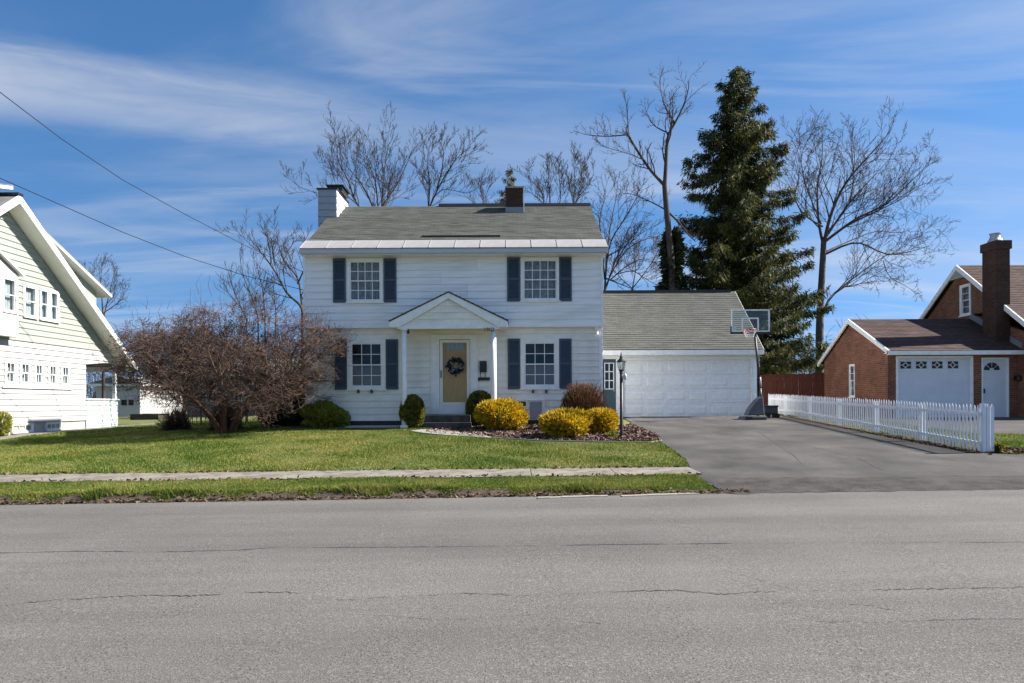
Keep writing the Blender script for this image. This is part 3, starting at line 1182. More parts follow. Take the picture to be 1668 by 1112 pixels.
MB().box(RX0 - .06, RX1 + .06, YE - .055, YE - .022, ZTOP + .02, ZE - .05).build('gutter', M_FASCIA, house)
MB().box(RX0, RX1, YE + .02, FY + .02, ZTOP - .02, ZTOP + .015).build('soffit', M_TRIM, house)
for xx, s in ((RX0, 1), (RX1, -1)):
    mb = MB()
    for y0, y1, za, zb in ((YE, YR, ZE, ZR), (YR, 2 * YR - YE, ZR, ZE)):
        mb.prism([(xx - .025, y0, za - .16), (xx - .025, y1, zb - .16), (xx - .025, y1, zb - .01), (xx - .025, y0, za - .01)], (.03, 0, 0))
    mb.build('rake_board', M_TRIM, house)
MB().hexa([(X(716, YR), YR - .14, ZR - .05), (X(962, YR), YR - .14, ZR - .05), (X(962, YR), YR + .14, ZR - .05), (X(716, YR), YR + .14, ZR - .05),
           (X(716, YR), YR - .09, ZR + .075), (X(962, YR), YR - .09, ZR + .075), (X(962, YR), YR + .09, ZR + .075), (X(716, YR), YR + .09, ZR + .075)]).build('ridge_vent', M_BLACK, house)
vy = YE + .95
vz = ZE + (ZR - ZE) * (vy - YE) / (YR - YE)
MB().box(X(687, vy, 386), X(815, vy, 386), vy - .02, vy + .10, vz + .0, vz + .07).build('roof_edge_vent', M_BLACK, house)
# white-clad chimney
CHX0, CHX1, CHY0, CHY1 = X(516.5, 24.8, 330), X(549, 24.8, 330), 24.8, 26.55
ZCH = Z(308, 24.8, 533)
M_CHIM = mat('chimney_shade_hatch_grey', (.27, .305, .36), .5, col2=(.23, .265, .32), scale=2, bump=.06, bscale=9)  # chimney front's shade put into the colour; also the hatch panel's own grey
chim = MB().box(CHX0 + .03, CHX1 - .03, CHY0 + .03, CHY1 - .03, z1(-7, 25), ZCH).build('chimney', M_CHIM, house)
n = 8
for i in range(n):
    z0 = ZCH - .245 * (i + 1)
    for F_, L in ((Frame((CHX0 + .03, CHY0 + .03, 0), (1, 0, 0), (0, -1, 0)), CHX1 - CHX0 - .06), (Frame((CHX1 - .03, CHY0 + .03, 0), (0, 1, 0), (1, 0, 0)), CHY1 - CHY0 - .06)):
        plank_obj(F_, (0, L, 0, L, z0, z0 + .243, z0, .245), M_CHIM if F_.n.y < -.5 else M_SIDING, chim, 'siding_plank')  # sunlit side stays white, the front takes the painted shade colour
MB().box(CHX0 - .02, CHX1 + .02, CHY0 - .02, CHY1 + .02, ZCH, ZCH + .05).build('chimney_crown', M_BLACK, chim)
cb = MB()
cb.box(CHX0 + .28, CHX1 + .10, CHY0 + .35, CHY1 - .45, ZCH + .05, ZCH + .22)
cb.box(CHX0 + .24, CHX1 + .16, CHY0 + .3, CHY1 - .4, ZCH + .222, ZCH + .27)
cb.build('chimney_cap', M_BLACK, chim)
# brick chimney on the roof
bY = 25.35
bx0, bx1 = X(824, bY, 325), X(852, bY, 325)
bc = MB().box(bx0, bx1, bY, bY + .62, Z(352, bY), Z(306, bY, 838)).build('brick_chimney', M_DKBRICK, house)
MB().box(bx0 - .03, bx1 + .03, bY - .03, bY + .65, Z(306, bY, 838), Z(303.5, bY, 838)).build('chimney_crown', M_CONC, bc)
MB().box(bx0 - .012, bx1 + .012, bY - .012, bY + .5, Z(352, bY), Z(337.5, bY)).build('flashing', mat('lead_flashing', (.20, .24, .26), .5, metal=.2), bc)
MB().box(bx1 + .012, bx1 + .05, bY - .03, bY + .02, Z(346, bY), Z(306, bY)).build('downlead', M_TRIM, bc)
# windows and shutters
window(house, FU, *wUL, 4, 2, .085, M_CURTAIN)
window(house, FU, *wUR, 4, 2, .085, M_CURTAIN)
window(house, FL, *wLL, 3, 2, .13, None, M_BLIND)
window(house, FL, *wLR, 3, 2, .13, None, M_BLIND)
for (a, b, c, d) in ((543, 563.5, 421, 493), (625.5, 646, 421, 492.5), (826, 847, 419.5, 491), (910.5, 931, 419, 490.5)):
    r = rect(a, b, c, d, FY)
    shutter(house, FU, r[0], r[1], r[2], r[3])
for (a, b, c, d) in ((546, 565.5, 553, 634.5), (629, 649, 552.5, 634), (827, 847, 551.5, 633.5), (911, 931, 551.5, 633)):
    r = rect(a, b, c, d, LY)
    shutter(house, FL, r[0], r[1], r[2], r[3])
for px in (584.5, 606, 868, 889.5):
    r = rect(px - 1.7, px + 1.7, 634.5, 640, LY)
    MB().fbox(FL, r[0], r[1], r[2], r[3], .02, .12).build('window_box_bracket', M_DARKGREY, house)
# basement window and white pipe beside it
window(house, FL, *baseW, 2, 1, .03, None, None, 'basement_window', False)
r = rect(862, 887, 650, 676, LY)
mb = MB()
mb.tube([(r[0], LY - .09, r[3] - .03), (r[1] - .06, LY - .09, r[3] - .03), (r[1] - .03, LY - .09, r[3] - .06), (r[1] - .03, LY - .09, r[2])], .032, 8)
mb.build('vent_pipe', M_TRIM, house)
MB().fbox(FL, r[0] + .02, r[1] - .1, ZB + .02, r[3] - .1, .036, .05).build('hatch_panel', M_CHIM, house)
# corner floodlight under the overhang
r = rect(966, 976, 532, 546, LY)
mb = MB()
mb.box(r[0] + .03, r[1] - .03, LY - .12, LY - .03, r[3] - .12, r[3] - .02)
mb.lathe((r[0] + .1, LY - .16, r[2] + .02), [(.02, .12), (.05, .08), (.07, .0)], 12)
mb.build('floodlight', M_TRIM, house)
# front door: surround, storm door, wood door behind glass
d0 = rect(702, 716, 545, 674, LY)
d1 = rect(766, 778.5, 545, 674, LY)
sur = MB()
for dd in (d0, d1):
    sur.fbox(FL, dd[0], dd[1], dd[2], dd[3], -.05, .07)
    sur.fbox(FL, dd[0] + .06, dd[1] - .06, dd[2] + .1, dd[3] - .15, .07, .085)
sur.fbox(FL, d0[1], d1[0], d0[3] - .16, d0[3], -.05, .065)
sur.fbox(FL, d0[1], d1[0], d0[2], rect(716, 766, 660, 674, LY)[3], -.05, .03)
sur.build('door_surround', M_TRIM, house)
sd = rect(716.5, 765.5, 553.5, 660, LY)
st = MB()
w_ = .10
st.fbox(FL, sd[0], sd[0] + w_, sd[2], sd[3], .0, .045)
st.fbox(FL, sd[1] - w_, sd[1], sd[2], sd[3], .0, .045)
st.fbox(FL, sd[0] + w_, sd[1] - w_, sd[3] - .09, sd[3], .0, .043)
st.fbox(FL, sd[0] + w_, sd[1] - w_, sd[2], sd[2] + .1, .0, .043)
storm = st.build('storm_door', mat('cream_trim', (.78, .76, .66), .4, col2=(.72, .70, .6), scale=4), house)
pm = MB()
pm.add([FL(sd[0] + w_, sd[2] + .1, .02), FL(sd[1] - w_, sd[2] + .1, .02), FL(sd[1] - w_, sd[3] - .09, .02), FL(sd[0] + w_, sd[3] - .09, .02)], [(0, 1, 2, 3)])
pm.build('pane', M_GLASS, storm)
MB().tube([FL(sd[0] + .045, sd[2] + .93, .08), FL(sd[0] + .045, sd[2] + 1.12, .08)], .014, 8).fbox(FL, sd[0] + .03, sd[0] + .06, sd[2] + .9, sd[2] + 1.15, .045, .06).build('handle', M_BLACK, storm)
wd = MB()
wd.fbox(FL, sd[0] + .04, sd[1] - .04, sd[2] + .05, sd[3] - .04, -.06, -.025)
door = wd.build('front_door', M_WOODDOOR, house)
pn = MB()
for (ua, ub, za, zb) in ((.08, .42, .2, .85), (.55, .89, .2, .85), (.08, .42, 1.0, 1.55), (.55, .89, 1.0, 1.55)):
    w2 = sd[1] - sd[0] - .08
    pn.fbox(FL, sd[0] + .04 + ua * w2, sd[0] + .04 + ub * w2, sd[2] + za, sd[2] + zb, -.025, -.019)
pn.build('door_panels', M_WOODDOOR, door)
dw = rect(727, 755, 558, 570.5, LY)
for i in range(4):
    ua = dw[0] + (dw[1] - dw[0]) * i / 4
    MB().fbox(FL, ua + .012, ua + (dw[1] - dw[0]) / 4 - .012, dw[2], dw[3], -.026, -.016).build('pane', mat('frosted_light', (.30, .31, .33), .2, col2=(.18, .19, .2), scale=12), door)
# steps
stepY = 21.35
stp = MB().box(X(692, 21.5, 680), X(766, 21.5, 680), 21.55, LY - .03, z1(-2, 21.8) - .15, Z(676, 21.55, 728)).build('top_step', M_STEP, house)
MB().box(X(690, 21.2, 680), X(767, 21.2, 680), 21.15, 21.549, z1(-2, 21.3) - .2, Z(688.5, 21.15, 728)).build('lower_step', M_STEP, house)
# porch
PY = 21.30
pl, pr, pa = P(634, 531, PY), P(828, 529, PY), P(730, 475.5, PY)
pxc = (pl.x + pr.x) / 2
zpe = (pl.z + pr.z) / 2 + .0
for sgn, e in ((1, pl), (-1, pr)):
    a = Vector((pxc, PY - .12, pa.z))
    b = Vector((e.x, PY - .12, zpe + .14))
    a2, b2 = a.copy(), b.copy()
    a2.y = b2.y = FY - .03
    if sgn > 0:
        roof_slope('porch_roof', b2, b, a2, a, M_SHINGLE, house, .03)
    else:
        roof_slope('porch_roof', b, b2, a, a2, M_SHINGLE, house, .03)
    # rake board on the front
    dn = Vector((0, 0, -.21))
    up = Vector((0, 0, -.03))
    rb = MB()
    aa, bb = Vector((pxc, PY - .10, pa.z)), Vector((e.x + sgn * .02, PY - .10, zpe + .14))
    cut = Vector((e.x + sgn * .30, PY - .10, zpe - .04))
    rb.prism([aa + up, bb + up, Vector((bb.x, bb.y, zpe - .06)), Vector((bb.x + sgn * .30, bb.y, zpe - .06)), aa + dn], (0, .05, 0))
    rb.build('rake_board', M_TRIM, house)
    # eave side and soffit
    MB().box(e.x + sgn * .02, e.x + sgn * .05, PY - .05, FY - .04, zpe - .06, zpe + .10).build('eave_board', M_TRIM, house)
    MB().box(e.x + sgn * .05, e.x + sgn * .34, PY - .048, FY - .04, zpe - .058, zpe - .04).build('soffit', M_TRIM, house)
FG = Frame((0, PY, 0), (1, 0, 0), (0, -1, 0))
slope = (pa.z - .22 - zpe) / (pxc - pl.x - .32)
zg0 = zpe + .0
ztp = pa.z - .19
plank_wall(house, FG, lambda z: (pl.x + .30 + (z - zg0) / slope * .98, pr.x - .30 - (z - zg0) / slope * .98), zg0, ztp - .03, .2, [], M_PORCHW, 'porch_gable', 'siding_plank', .04)
MB().box(pl.x + .27, pr.x - .27, PY - .04, PY + .12, zpe - .10, zpe).build('porch_beam', M_TRIM, house)
MB().box(pl.x + .30, pr.x - .30, PY + .12, LY - .03, zpe - .03, zpe).build('porch_ceiling', M_PORCHW, house)
for px in (658.5, 804.2):
    c = P(px, 600, PY + .06)
    gz = z1(c.x, c.y)
    mb = MB()
    mb.lathe((c.x, c.y, gz + .1), [(.092, 0), (.088, .6), (.086, 1.2), (.08, zpe - .14 - gz - .1)], 20)
    mb.box(c.x - .12, c.x + .12, c.y - .12, c.y + .12, gz - .05, gz + .1)
    mb.box(c.x - .11, c.x + .11, c.y - .11, c.y + .11, zpe - .15, zpe - .10)
    mb.build('porch_column', M_TRIM, house, True)
for o in list(COL.objects):
    if o.name.startswith('porch_column'):
        for p in o.data.polygons:
            p.use_smooth = len(p.vertices) == 4 and p.area < .05 and abs(p.normal.z) < .3
# house number on the beam
tx = bpy.data.curves.new('house_number', 'FONT')
tx.body = '1903'
tx.size = .17
tx.extrude = .006
tx.materials.append(M_BLACK)
to = bpy.data.objects.new('house_number', tx)
c = P(787.5, 539.5, PY - .05)
to.rotation_euler = (math.pi / 2, 0, 0)
tme = bpy.data.meshes.new_from_object(to)
bpy.data.objects.remove(to)
to = bpy.data.objects.new('house_number', tme)
link(to, house, (c.x, PY - .05, c.z))
to.rotation_euler = (math.pi / 2, 0, 0)
# porch camera
c = P(665, 541, PY + .1)
mb = MB()
mb.lathe((c.x, c.y, c.z - .05), [(.02, 0), (.045, .03), (.045, .08), (.02, .11)], 12)
mb.tube([(c.x, c.y, c.z + .05), (c.x, c.y, zpe - .10)], .012, 6)
mb.build('porch_camera', M_BLACK, house)

# attached garage
GYF = 25.9
FGa = Frame((0, GYF, 0), (1, 0, 0), (0, -1, 0))
gx0, gx1 = HX1 + .02, X(1236.5, GYF, 620)
gd = rect(1015, 1224.5, 586, 679.3, GYF)
bd_ = rect(983.5, 1003.5, 584.5, 679, GYF)
gz0 = z1(6, 25.9)
gtop = Z(568, 25.5, 1110)
hl = MB()
hl.fbox(FGa, bd_[1], gd[0], gz0 - .3, gtop, -.10, .0)
hl.fbox(FGa, gd[1], gx1, gz0 - .3, gtop, -.10, .0)
hl.fbox(FGa, gd[0], gd[1], gd[3], gtop, -.10, -.0)
hl.fbox(FGa, gx0, bd_[1], bd_[3], gtop, -.10, -.0)
hl.build('garage_front', M_TRIM, house)
tr = MB()
tr.fbox(FGa, gd[0] - .10, gd[0], gz0, gd[3] + .1, .001, .03)
tr.fbox(FGa, gd[1], gd[1] + .10, gz0, gd[3] + .1, .001, .03)
tr.fbox(FGa, gd[0], gd[1], gd[3], gd[3] + .1, .001, .028)
tr.build('garage_door_trim', M_TRIM, house)
FS = Frame((gx1, 0, 0), (0, 1, 0), (1, 0, 0))
gYR, gZR = 28.75, Z(475, 28.75, 1100)
gZE = Z(569, 25.5, 1110)
plank_wall(house, FS, lambda z: (GYF, 2 * gYR - GYF) if z < gZE else (GYF + (z - gZE) / .86, 2 * gYR - GYF - (z - gZE) / .86), gz0 - .1, gZR - .25, .222, [], M_SIDING, 'garage_side_wall', 'siding_plank', .08)
MB().box(gx0, gx1 - .1, 2 * gYR - GYF - .1, 2 * gYR - GYF, gz0 - .2, gtop).build('garage_rear_wall', M_SIDING, house)
MB().box(HX1 - .05, HX1 + .0, GYF, 2 * gYR - GYF, gz0 - .2, gtop).build('garage_inner_wall', M_SIDING, house)
grx0, grx1 = HX1 + .015, gx1 + .03
roof_slope('garage_roof', (grx0, 25.5, gZE), (grx1, 25.5, gZE), (grx0, gYR, gZR), (grx1, gYR, gZR), M_SHINGLE, house, .10)
roof_slope('garage_rear_roof', (grx1, 2 * gYR - 25.5, gZE), (grx0, 2 * gYR - 25.5, gZE), (grx1, gYR + .004, gZR), (grx0, gYR + .004, gZR), M_SHINGLE, house, .10)
MB().box(grx0, X(1190, gYR), gYR - .1, gYR + .1, gZR - .03, gZR + .06).build('ridge_vent', M_BLACK, house)
MB().box(grx0, grx1, 25.47, 25.53, gZE - .20, gZE - .02).build('fascia', M_TRIM, house)
MB().box(grx0, grx1, 25.53, GYF + .0, gZE - .2, gZE - .17).build('soffit', M_TRIM, house)
rb = MB()
rb.prism([(grx1 - .01, 25.5, gZE - .17), (grx1 - .01, gYR, gZR - .17), (grx1 - .01, 2 * gYR - 25.5, gZE - .17), (grx1 - .01, 2 * gYR - 25.5, gZE - .0), (grx1 - .01, gYR, gZR - .0), (grx1 - .01, 25.5, gZE - .0)], (.03, 0, 0))
rb.build('rake_board', M_TRIM, house)
# garage door: four sections of raised panels
mb = MB()
nsec = 4
sh_ = (gd[3] - gd[2]) / nsec
for i in range(nsec):
    mb.fbox(FGa, gd[0], gd[1], gd[2] + i * sh_ + (.012 if i == 0 else .004), gd[2] + (i + 1) * sh_ - .004, -.10, -.06)
gdoor = mb.build('garage_door', M_TRIM, house)
ncol = 6
cwid = (gd[1] - gd[0]) / ncol
for i in range(nsec):
    for j in range(ncol):
        a0 = gd[0] + j * cwid + .10
        a1 = gd[0] + (j + 1) * cwid - .10
        b0 = gd[2] + i * sh_ + .11
        b1 = gd[2] + (i + 1) * sh_ - .11
        pmb = MB()
        pmb.hexa([FGa(a0, b0, -.059), FGa(a1, b0, -.059), FGa(a1, b1, -.059), FGa(a0, b1, -.059),
                  FGa(a0 + .045, b0 + .045, -.046), FGa(a1 - .045, b0 + .045, -.046), FGa(a1 - .045, b1 - .045, -.046), FGa(a0 + .045, b1 - .045, -.046)])
        # the groove round the panel
        for (p0, p1, q0, q1) in ((a0 - .02, a1 + .02, b0 - .02, b0 - .004), (a0 - .02, a1 + .02, b1 + .004, b1 + .02), (a0 - .02, a0 - .004, b0 - .004, b1 + .004), (a1 + .004, a1 + .02, b0 - .004, b1 + .004)):
            pmb.fbox(FGa, p0, p1, q0, q1, -.059, -.0545)
        pmb.build('raised_panel', M_TRIM, gdoor)
MB().fbox(FGa, gd[0], gd[1], gd[2] - .02, gd[2] + .012, -.10, -.055).build('bottom_seal', M_BLACK, gdoor)
# slate blue side door
sdm = MB()
wp = rect(984.5, 1000.5, 590.5, 634, GYF)
sdm.fbox(FGa, bd_[0], bd_[1], gz0, wp[2], -.08, -.03)
sdm.fbox(FGa, bd_[0], bd_[1], wp[3], bd_[3], -.08, -.03)
sdm.fbox(FGa, wp[1], bd_[1], wp[2], wp[3], -.08, -.03)
sdm.fbox(FGa, bd_[0], wp[0], wp[2], wp[3], -.08, -.03)
sdoor = sdm.build('side_door', M_BLUEDOOR, house)
gb = MB()
gb.fbox(FGa, wp[0], wp[1], wp[2], wp[2] + .03, -.07, -.02)
gb.fbox(FGa, wp[0], wp[1], wp[3] - .03, wp[3], -.07, -.02)
for t in (0, .5, 1):
    u = wp[0] + .015 + (wp[1] - wp[0] - .03) * t
    gb.fbox(FGa, u - .015, u + .015, wp[2] + .03, wp[3] - .03, -.069, -.021)
for t in (1 / 3, 2 / 3):
    zz = wp[2] + (wp[3] - wp[2]) * t
    gb.fbox(FGa, wp[0] + .03, wp[1] - .03, zz - .015, zz + .015, -.068, -.022)
gb.build('glazing_bars', M_TRIM, sdoor)
for i in range(2):
    for j in range(3):
        u0_, u1_ = wp[0] + (wp[1] - wp[0]) * i / 2, wp[0] + (wp[1] - wp[0]) * (i + 1) / 2
        za, zb = wp[2] + (wp[3] - wp[2]) * j / 3, wp[2] + (wp[3] - wp[2]) * (j + 1) / 3
        MB().add([FGa(u0_, za, -.05), FGa(u1_, za, -.05), FGa(u1_, zb, -.05), FGa(u0_, zb, -.05)], [(0, 1, 2, 3)]).build('pane', M_GLASS, sdoor)
MB().box(gx0, bd_[1], GYF + .5, GYF + .55, gz0, bd_[3]).build('inner_partition', M_DARKROOM, house)
MB().lathe(FGa(bd_[1] - .07, gz0 + 1.0, .0), [(.03, -.03), (.035, 0), (.03, .03)], 10).build('door_knob', mat('brass', (.5, .42, .3), .3, metal=.8), sdoor)

# mailbox and wreath, hung on the house
mbx = rect(781.5, 793, 588.5, 606, LY)
mail = thing('mailbox', (mbx[0] + .1, LY - .05, mbx[2]), 'black wall mailbox with a newspaper bar right of the front door', 'mailbox')
mb = MB()
mb.fbox(FL, mbx[0], mbx[1], mbx[2], mbx[3] - .05, .03, .13)
mb.prism([FL(mbx[0], mbx[3] - .05, .03), FL(mbx[0], mbx[3] - .05, .14), FL(mbx[0], mbx[3] + .01, .03)], (mbx[1] - mbx[0], 0, 0))
mb.build('box', M_BLACK, mail)
nb = rect(779, 798, 614.5, 619.5, LY)
MB().fbox(FL, nb[0], nb[1], nb[2], nb[3], .03, .10).build('newspaper_bar', M_BLACK, mail)
for px in (783.5, 791):
    q = rect(px - .6, px + .6, 605, 616, LY)
    MB().tube([FL(q[0], q[3], .05), FL(q[0], q[2], .06)], .010, 6).build('hook', M_BLACK, mail)


def leaves(n, gen, L, W, rng, flat=0.0, dirfun=None):
    """n leaf quads; gen(n) -> centres (n,3), outward (n,3)"""
    c, d = gen(n)
    jit = rng.normal(size=(n, 3)) * .55
    t = d + jit
    t /= np.linalg.norm(t, axis=1, keepdims=True) + 1e-9
    s = np.cross(t, rng.normal(size=(n, 3)))
    s /= np.linalg.norm(s, axis=1, keepdims=True) + 1e-9
    l = L * rng.uniform(.6, 1.4, (n, 1))
    w = W * rng.uniform(.6, 1.4, (n, 1))
    V = np.stack([c - s * w * .25, c + s * w * .25, c + t * l * .55 + s * w * .5, c + t * l, c + t * l * .55 - s * w * .5], 1).reshape(-1, 3)
    i = np.arange(n)[:, None] * 5
    Q = np.concatenate([i + 0, i + 1, i + 2, i + 3, i + 4], 1)
    return V, Q


wc = P(742.5, 596, LY)
wreath = thing('wreath', (wc.x, LY - .05, wc.z - .25), 'round navy wreath with pale flowers hanging on the front door', 'wreath')
MB().ring((wc.x, LY - .055, wc.z), .17, .035, ((1, 0, 0), (0, 0, 1)), 24, 8).build('wreath_ring', M_BLACK, wreath)
wrg = np.random.default_rng(4)


def wgen(n):
    a = wrg.uniform(0, 2 * np.pi, n)
    r = wrg.normal(.18, .04, n)
    c = np.stack([wc.x + r * np.cos(a), LY - .07 - wrg.uniform(0, .05, n), wc.z + r * np.sin(a)], -1)
    d = np.stack([np.cos(a), np.full(n, -.5), np.sin(a)], -1)
    return c, d


V, Q = leaves(420, wgen, .08, .05, wrg)
np_mesh('wreath_leaves', V, Q, M_WREATHB, wreath, col=wrg.random(len(Q)))['kind'] = 'stuff'


def wgen2(n):
    a = wrg.choice([.2, 5.9, 4.1, 2.5], n) + wrg.normal(0, .12, n)
    r = wrg.normal(.17, .03, n)
    c = np.stack([wc.x + r * np.cos(a), LY - .12 - wrg.uniform(0, .03, n), wc.z + r * np.sin(a)], -1)
    return c, np.stack([np.cos(a) * .3, np.full(n, -1.), np.sin(a) * .3], -1)


V, Q = leaves(110, wgen2, .05, .05, wrg)
np_mesh('wreath_flowers', V, Q, M_WREATHW, wreath, col=wrg.random(len(Q)))['kind'] = 'stuff'

# ------------------------------------------------------------------ left neighbour: green and white house
LX = -17.0
FW = Frame((LX, 0, 0), (0, 1, 0), (1, 0, 0))
lh = thing('green_white_house', (LX - 3, 24, z1(-18, 24)), 'white and pale green gabled house with overhanging eaves at the left edge', 'house')


def LYp(px, d=0.0):
    return -(LX + d) * F_PX / (CX - px)


def LZ(px, py):
    y = LYp(px)
    return P(px, py, y).z


lRY, lRZ, lEY = 22.8, 8.5, 29.9
lsl = .752
zband = 3.79
lbase = .92
wins = []
zt0, zt1_ = 2.24, 3.08
for a, b in ((6, 26), (30.5, 49.5), (54.5, 70.5), (77, 93), (98, 113)):
    wins.append((LYp(a), LYp(b), zt0, zt1_))
upw = [(LYp(37), LYp(60.5), 4.62, 5.78), (LYp(63.5), LYp(80), 4.62, 5.78), (LYp(80), LYp(95.5), 4.62, 5.78)]
porY0, porY1 = LYp(139.5), 29.35
front_y = 2 * lRY - 29.35
plank_wall(lh, FW, lambda z: (front_y, porY0 - .0) if z < 3.3 else (front_y, porY1), lbase, zband - .03, .21, [inset(w, .02) for w in wins], M_LWHITE)
plank_wall(lh, FW, lambda z: (max(front_y, lRY - (lRZ - .25 - z) / lsl), min(porY1, lRY + (lRZ - .25 - z) / lsl)), zband + .02, lRZ - .35, .21, [inset(w, .02) for w in upw], M_GREEN, 'gable_wall')
MB().fbox(FW, front_y, porY1, zband - .03, zband + .02, -.05, .045).build('belt_course', mat('grey_belt', (.35, .34, .32), .6), lh)
for w in wins:
    window(lh, FW, w[0], w[1], w[2], w[3], 2, 1, .09, M_SHEER, sillw=.01)
MB().fbox(FW, wins[0][0] - .1, wins[-1][1] + .12, zt0 - .12, zt0 - .03, .0, .07).build('sill_board', M_TRIM, lh)
for w in upw:
    window(lh, FW, w[0], w[1], w[2], w[3], 1, 1, .08, M_SHEER, sillw=.0)
# foundation with two white basement windows
MB().fbox(FW, front_y, porY0 - .01, .2, lbase - .004, -.2, -.03).build('foundation', mat('pale_block', (.55, .53, .46), .9, col2=(.42, .36, .27), scale=2), lh)
for a, b in ((18, 53), (74, 99)):
    window(lh, FW, LYp(a), LYp(b), .60, .90, 3, 1, .045, None, None, 'basement_window', False, n0=-.01, sillw=0)
# bay at the far left: a box with its own small roof
by0, by1 = 21.4, LYp(31, .35)
bx = LX + .35
bay = MB()
bay.box(LX, bx, by0, by1, zband + .03, 4.6)
bay.box(LX, bx, by0, by0 + .08, 4.6, 5.8)
bay.box(LX, bx, by1 - .08, by1, 4.6, 5.8)
bay.box(LX, bx, by0, by1, 5.8, 5.95)
bayo = bay.build('bay', M_LWHITE, lh)
FB = Frame((bx, 0, 0), (0, 1, 0), (1, 0, 0))
bayo2 = MB().box(LX + .27, bx - .002, by0 + .08, by0 + .95, 4.6, 5.8).build('bay_panel', M_LWHITE, lh)
window(lh, FB, by0 + .95, by1 - .05, 4.62, 5.8, 1, 1, .07, M_SHEER, name='bay_window', n0=-.05, sillw=0)
bm = MB()
ym = by0 - .3
bm.prism([(LX, by1 + .12, 5.90), (LX, ym, 7.0), (LX, ym, 7.06), (LX, by1 + .18, 5.95)], (.48, 0, 0))
bm.build('bay_roof', M_TRIM, lh)
MB().prism([(LX + .3, by1, 5.95), (LX + .3, by0, 5.95), (LX + .3, by0, 6.72)], (.04, 0, 0)).build('bay_gable', M_LWHITE, lh)
# main roof with wide overhang
lox = LX + .60
lx_far = LX - 9
eZ = lRZ - (lEY - lRY) * lsl
lroofm = mat('grey_left_shingle', (.20, .20, .20), .9, col2=(.14, .14, .14), scale=4)
for s in (1, -1):
    mb = MB()
    e = lRY + s * (lEY - lRY)
    mb.prism([(lx_far, lRY, lRZ), (lx_far, e, eZ), (lx_far, e, eZ + .05), (lx_far, lRY, lRZ + .06)], (lox - lx_far, 0, 0))
    mb.build('roof', lroofm, lh)
    mb = MB()
    mb.prism([(lox - .62, lRY, lRZ - .2), (lox - .62, e, eZ - .2), (lox - .62, e, eZ - .005), (lox - .62, lRY, lRZ - .005)], (.59, 0, 0))
    mb.build('rake_soffit', mat('cream_soffit', (.72, .72, .64), .6, col2=(.66, .66, .58), scale=2), lh)
    mb = MB()
    mb.prism([(lox - .03, lRY, lRZ - .215), (lox - .03, e + s * .03, eZ - .215), (lox - .03, e + s * .03, eZ + .055), (lox - .03, lRY, lRZ + .065)], (.04, 0, 0))
    mb.build('rake_board', M_TRIM, lh)
    MB().box(lx_far, lox - .04, e - .02, e + .02, eZ - .2, eZ + .04).build('eave_board', M_TRIM, lh)
# shed dormers on both slopes
for s, (ya, za, yb, zb), xd in ((1, (24.0, 8.62, 30.0, 6.18), LX - .55), (-1, (22.9, 8.72, 20.0, 8.05), LX + .30)):
    mb = MB()
    mb.prism([(xd - 6, ya, za + .05), (xd - 6, yb, zb + .05), (xd - 6, yb, zb + .16), (xd - 6, ya, za + .16)], (6, 0, 0))
    mb.build('dormer_roof', M_TRIM, lh)
    mb = MB()
    mb.prism([(xd - 6, ya, za + .162), (xd - 6, yb, zb + .162), (xd - 6, yb, zb + .2), (xd - 6, ya, za + .2)], (6.01, 0, 0))
    mb.build('dormer_shingles', lroofm, lh)
    if s > 0:
        yw = yb - .55
        mb = MB()
        zroof = lambda y: lRZ - (y - lRY) * lsl
        mb.prism([(xd - .42, ya + .5, zroof(ya + .5)), (xd - .42, yw, zroof(yw)), (xd - .42, yw, zb + .2), (xd - .42, ya + .5, za - .22)], (.06, 0, 0))
        mb.build('dormer_wall', M_GREEN, lh)
MB().box(lx_far, lox + .03, lRY - .12, lRY + .12, lRZ + .02, lRZ + .11).build('ridge_cap', M_BLACK, lh)
# open rear porch
zc_ = 1.72
FP = FW
plank_wall(lh, FP, lambda z: (porY0 + .01, porY1 + .05), .50, zc_, .2, [], M_MINT, 'porch_half_wall', 'siding_plank', .1)
MB().fbox(FP, porY0, porY1 + .12, zc_, zc_ + .06, -.16, .06).build('porch_rail_cap', M_TRIM, lh)
MB().box(LX - .13, LX + .0, porY1 - .1, porY1 + .03, zc_ + .06, 3.3).build('porch_post', M_TRIM, lh)
MB().box(LX - 2.9, LX - .1, porY1 - .05, porY1 + .05, .5, zc_).build('porch_half_wall', M_MINT, lh)
MB().box(LX - 3.0, LX - .1, porY0, porY1 - .05, .55, .95).build('porch_floor', M_CONC, lh)
MB().box(LX - 3.0, LX - .1, porY0 - .1, porY0 - .0, .3, 3.3).build('porch_inner_wall', M_LWHITE, lh)
MB().box(LX - 2.9, LX - .1, porY0, porY1, 3.3, 3.36).build('porch_ceiling', M_MINT, lh)
MB().box(LX - 9, LX - 3.0, porY1 - .1, porY1, .3, eZ + .4).build('rear_wall', M_LWHITE, lh)
hv = rect(166, 178, 678, 695, LYp(172))
MB().fbox(FW, LYp(166), LYp(178), .62, 1.05, .03, .05).build('hatch', M_MINT, lh)

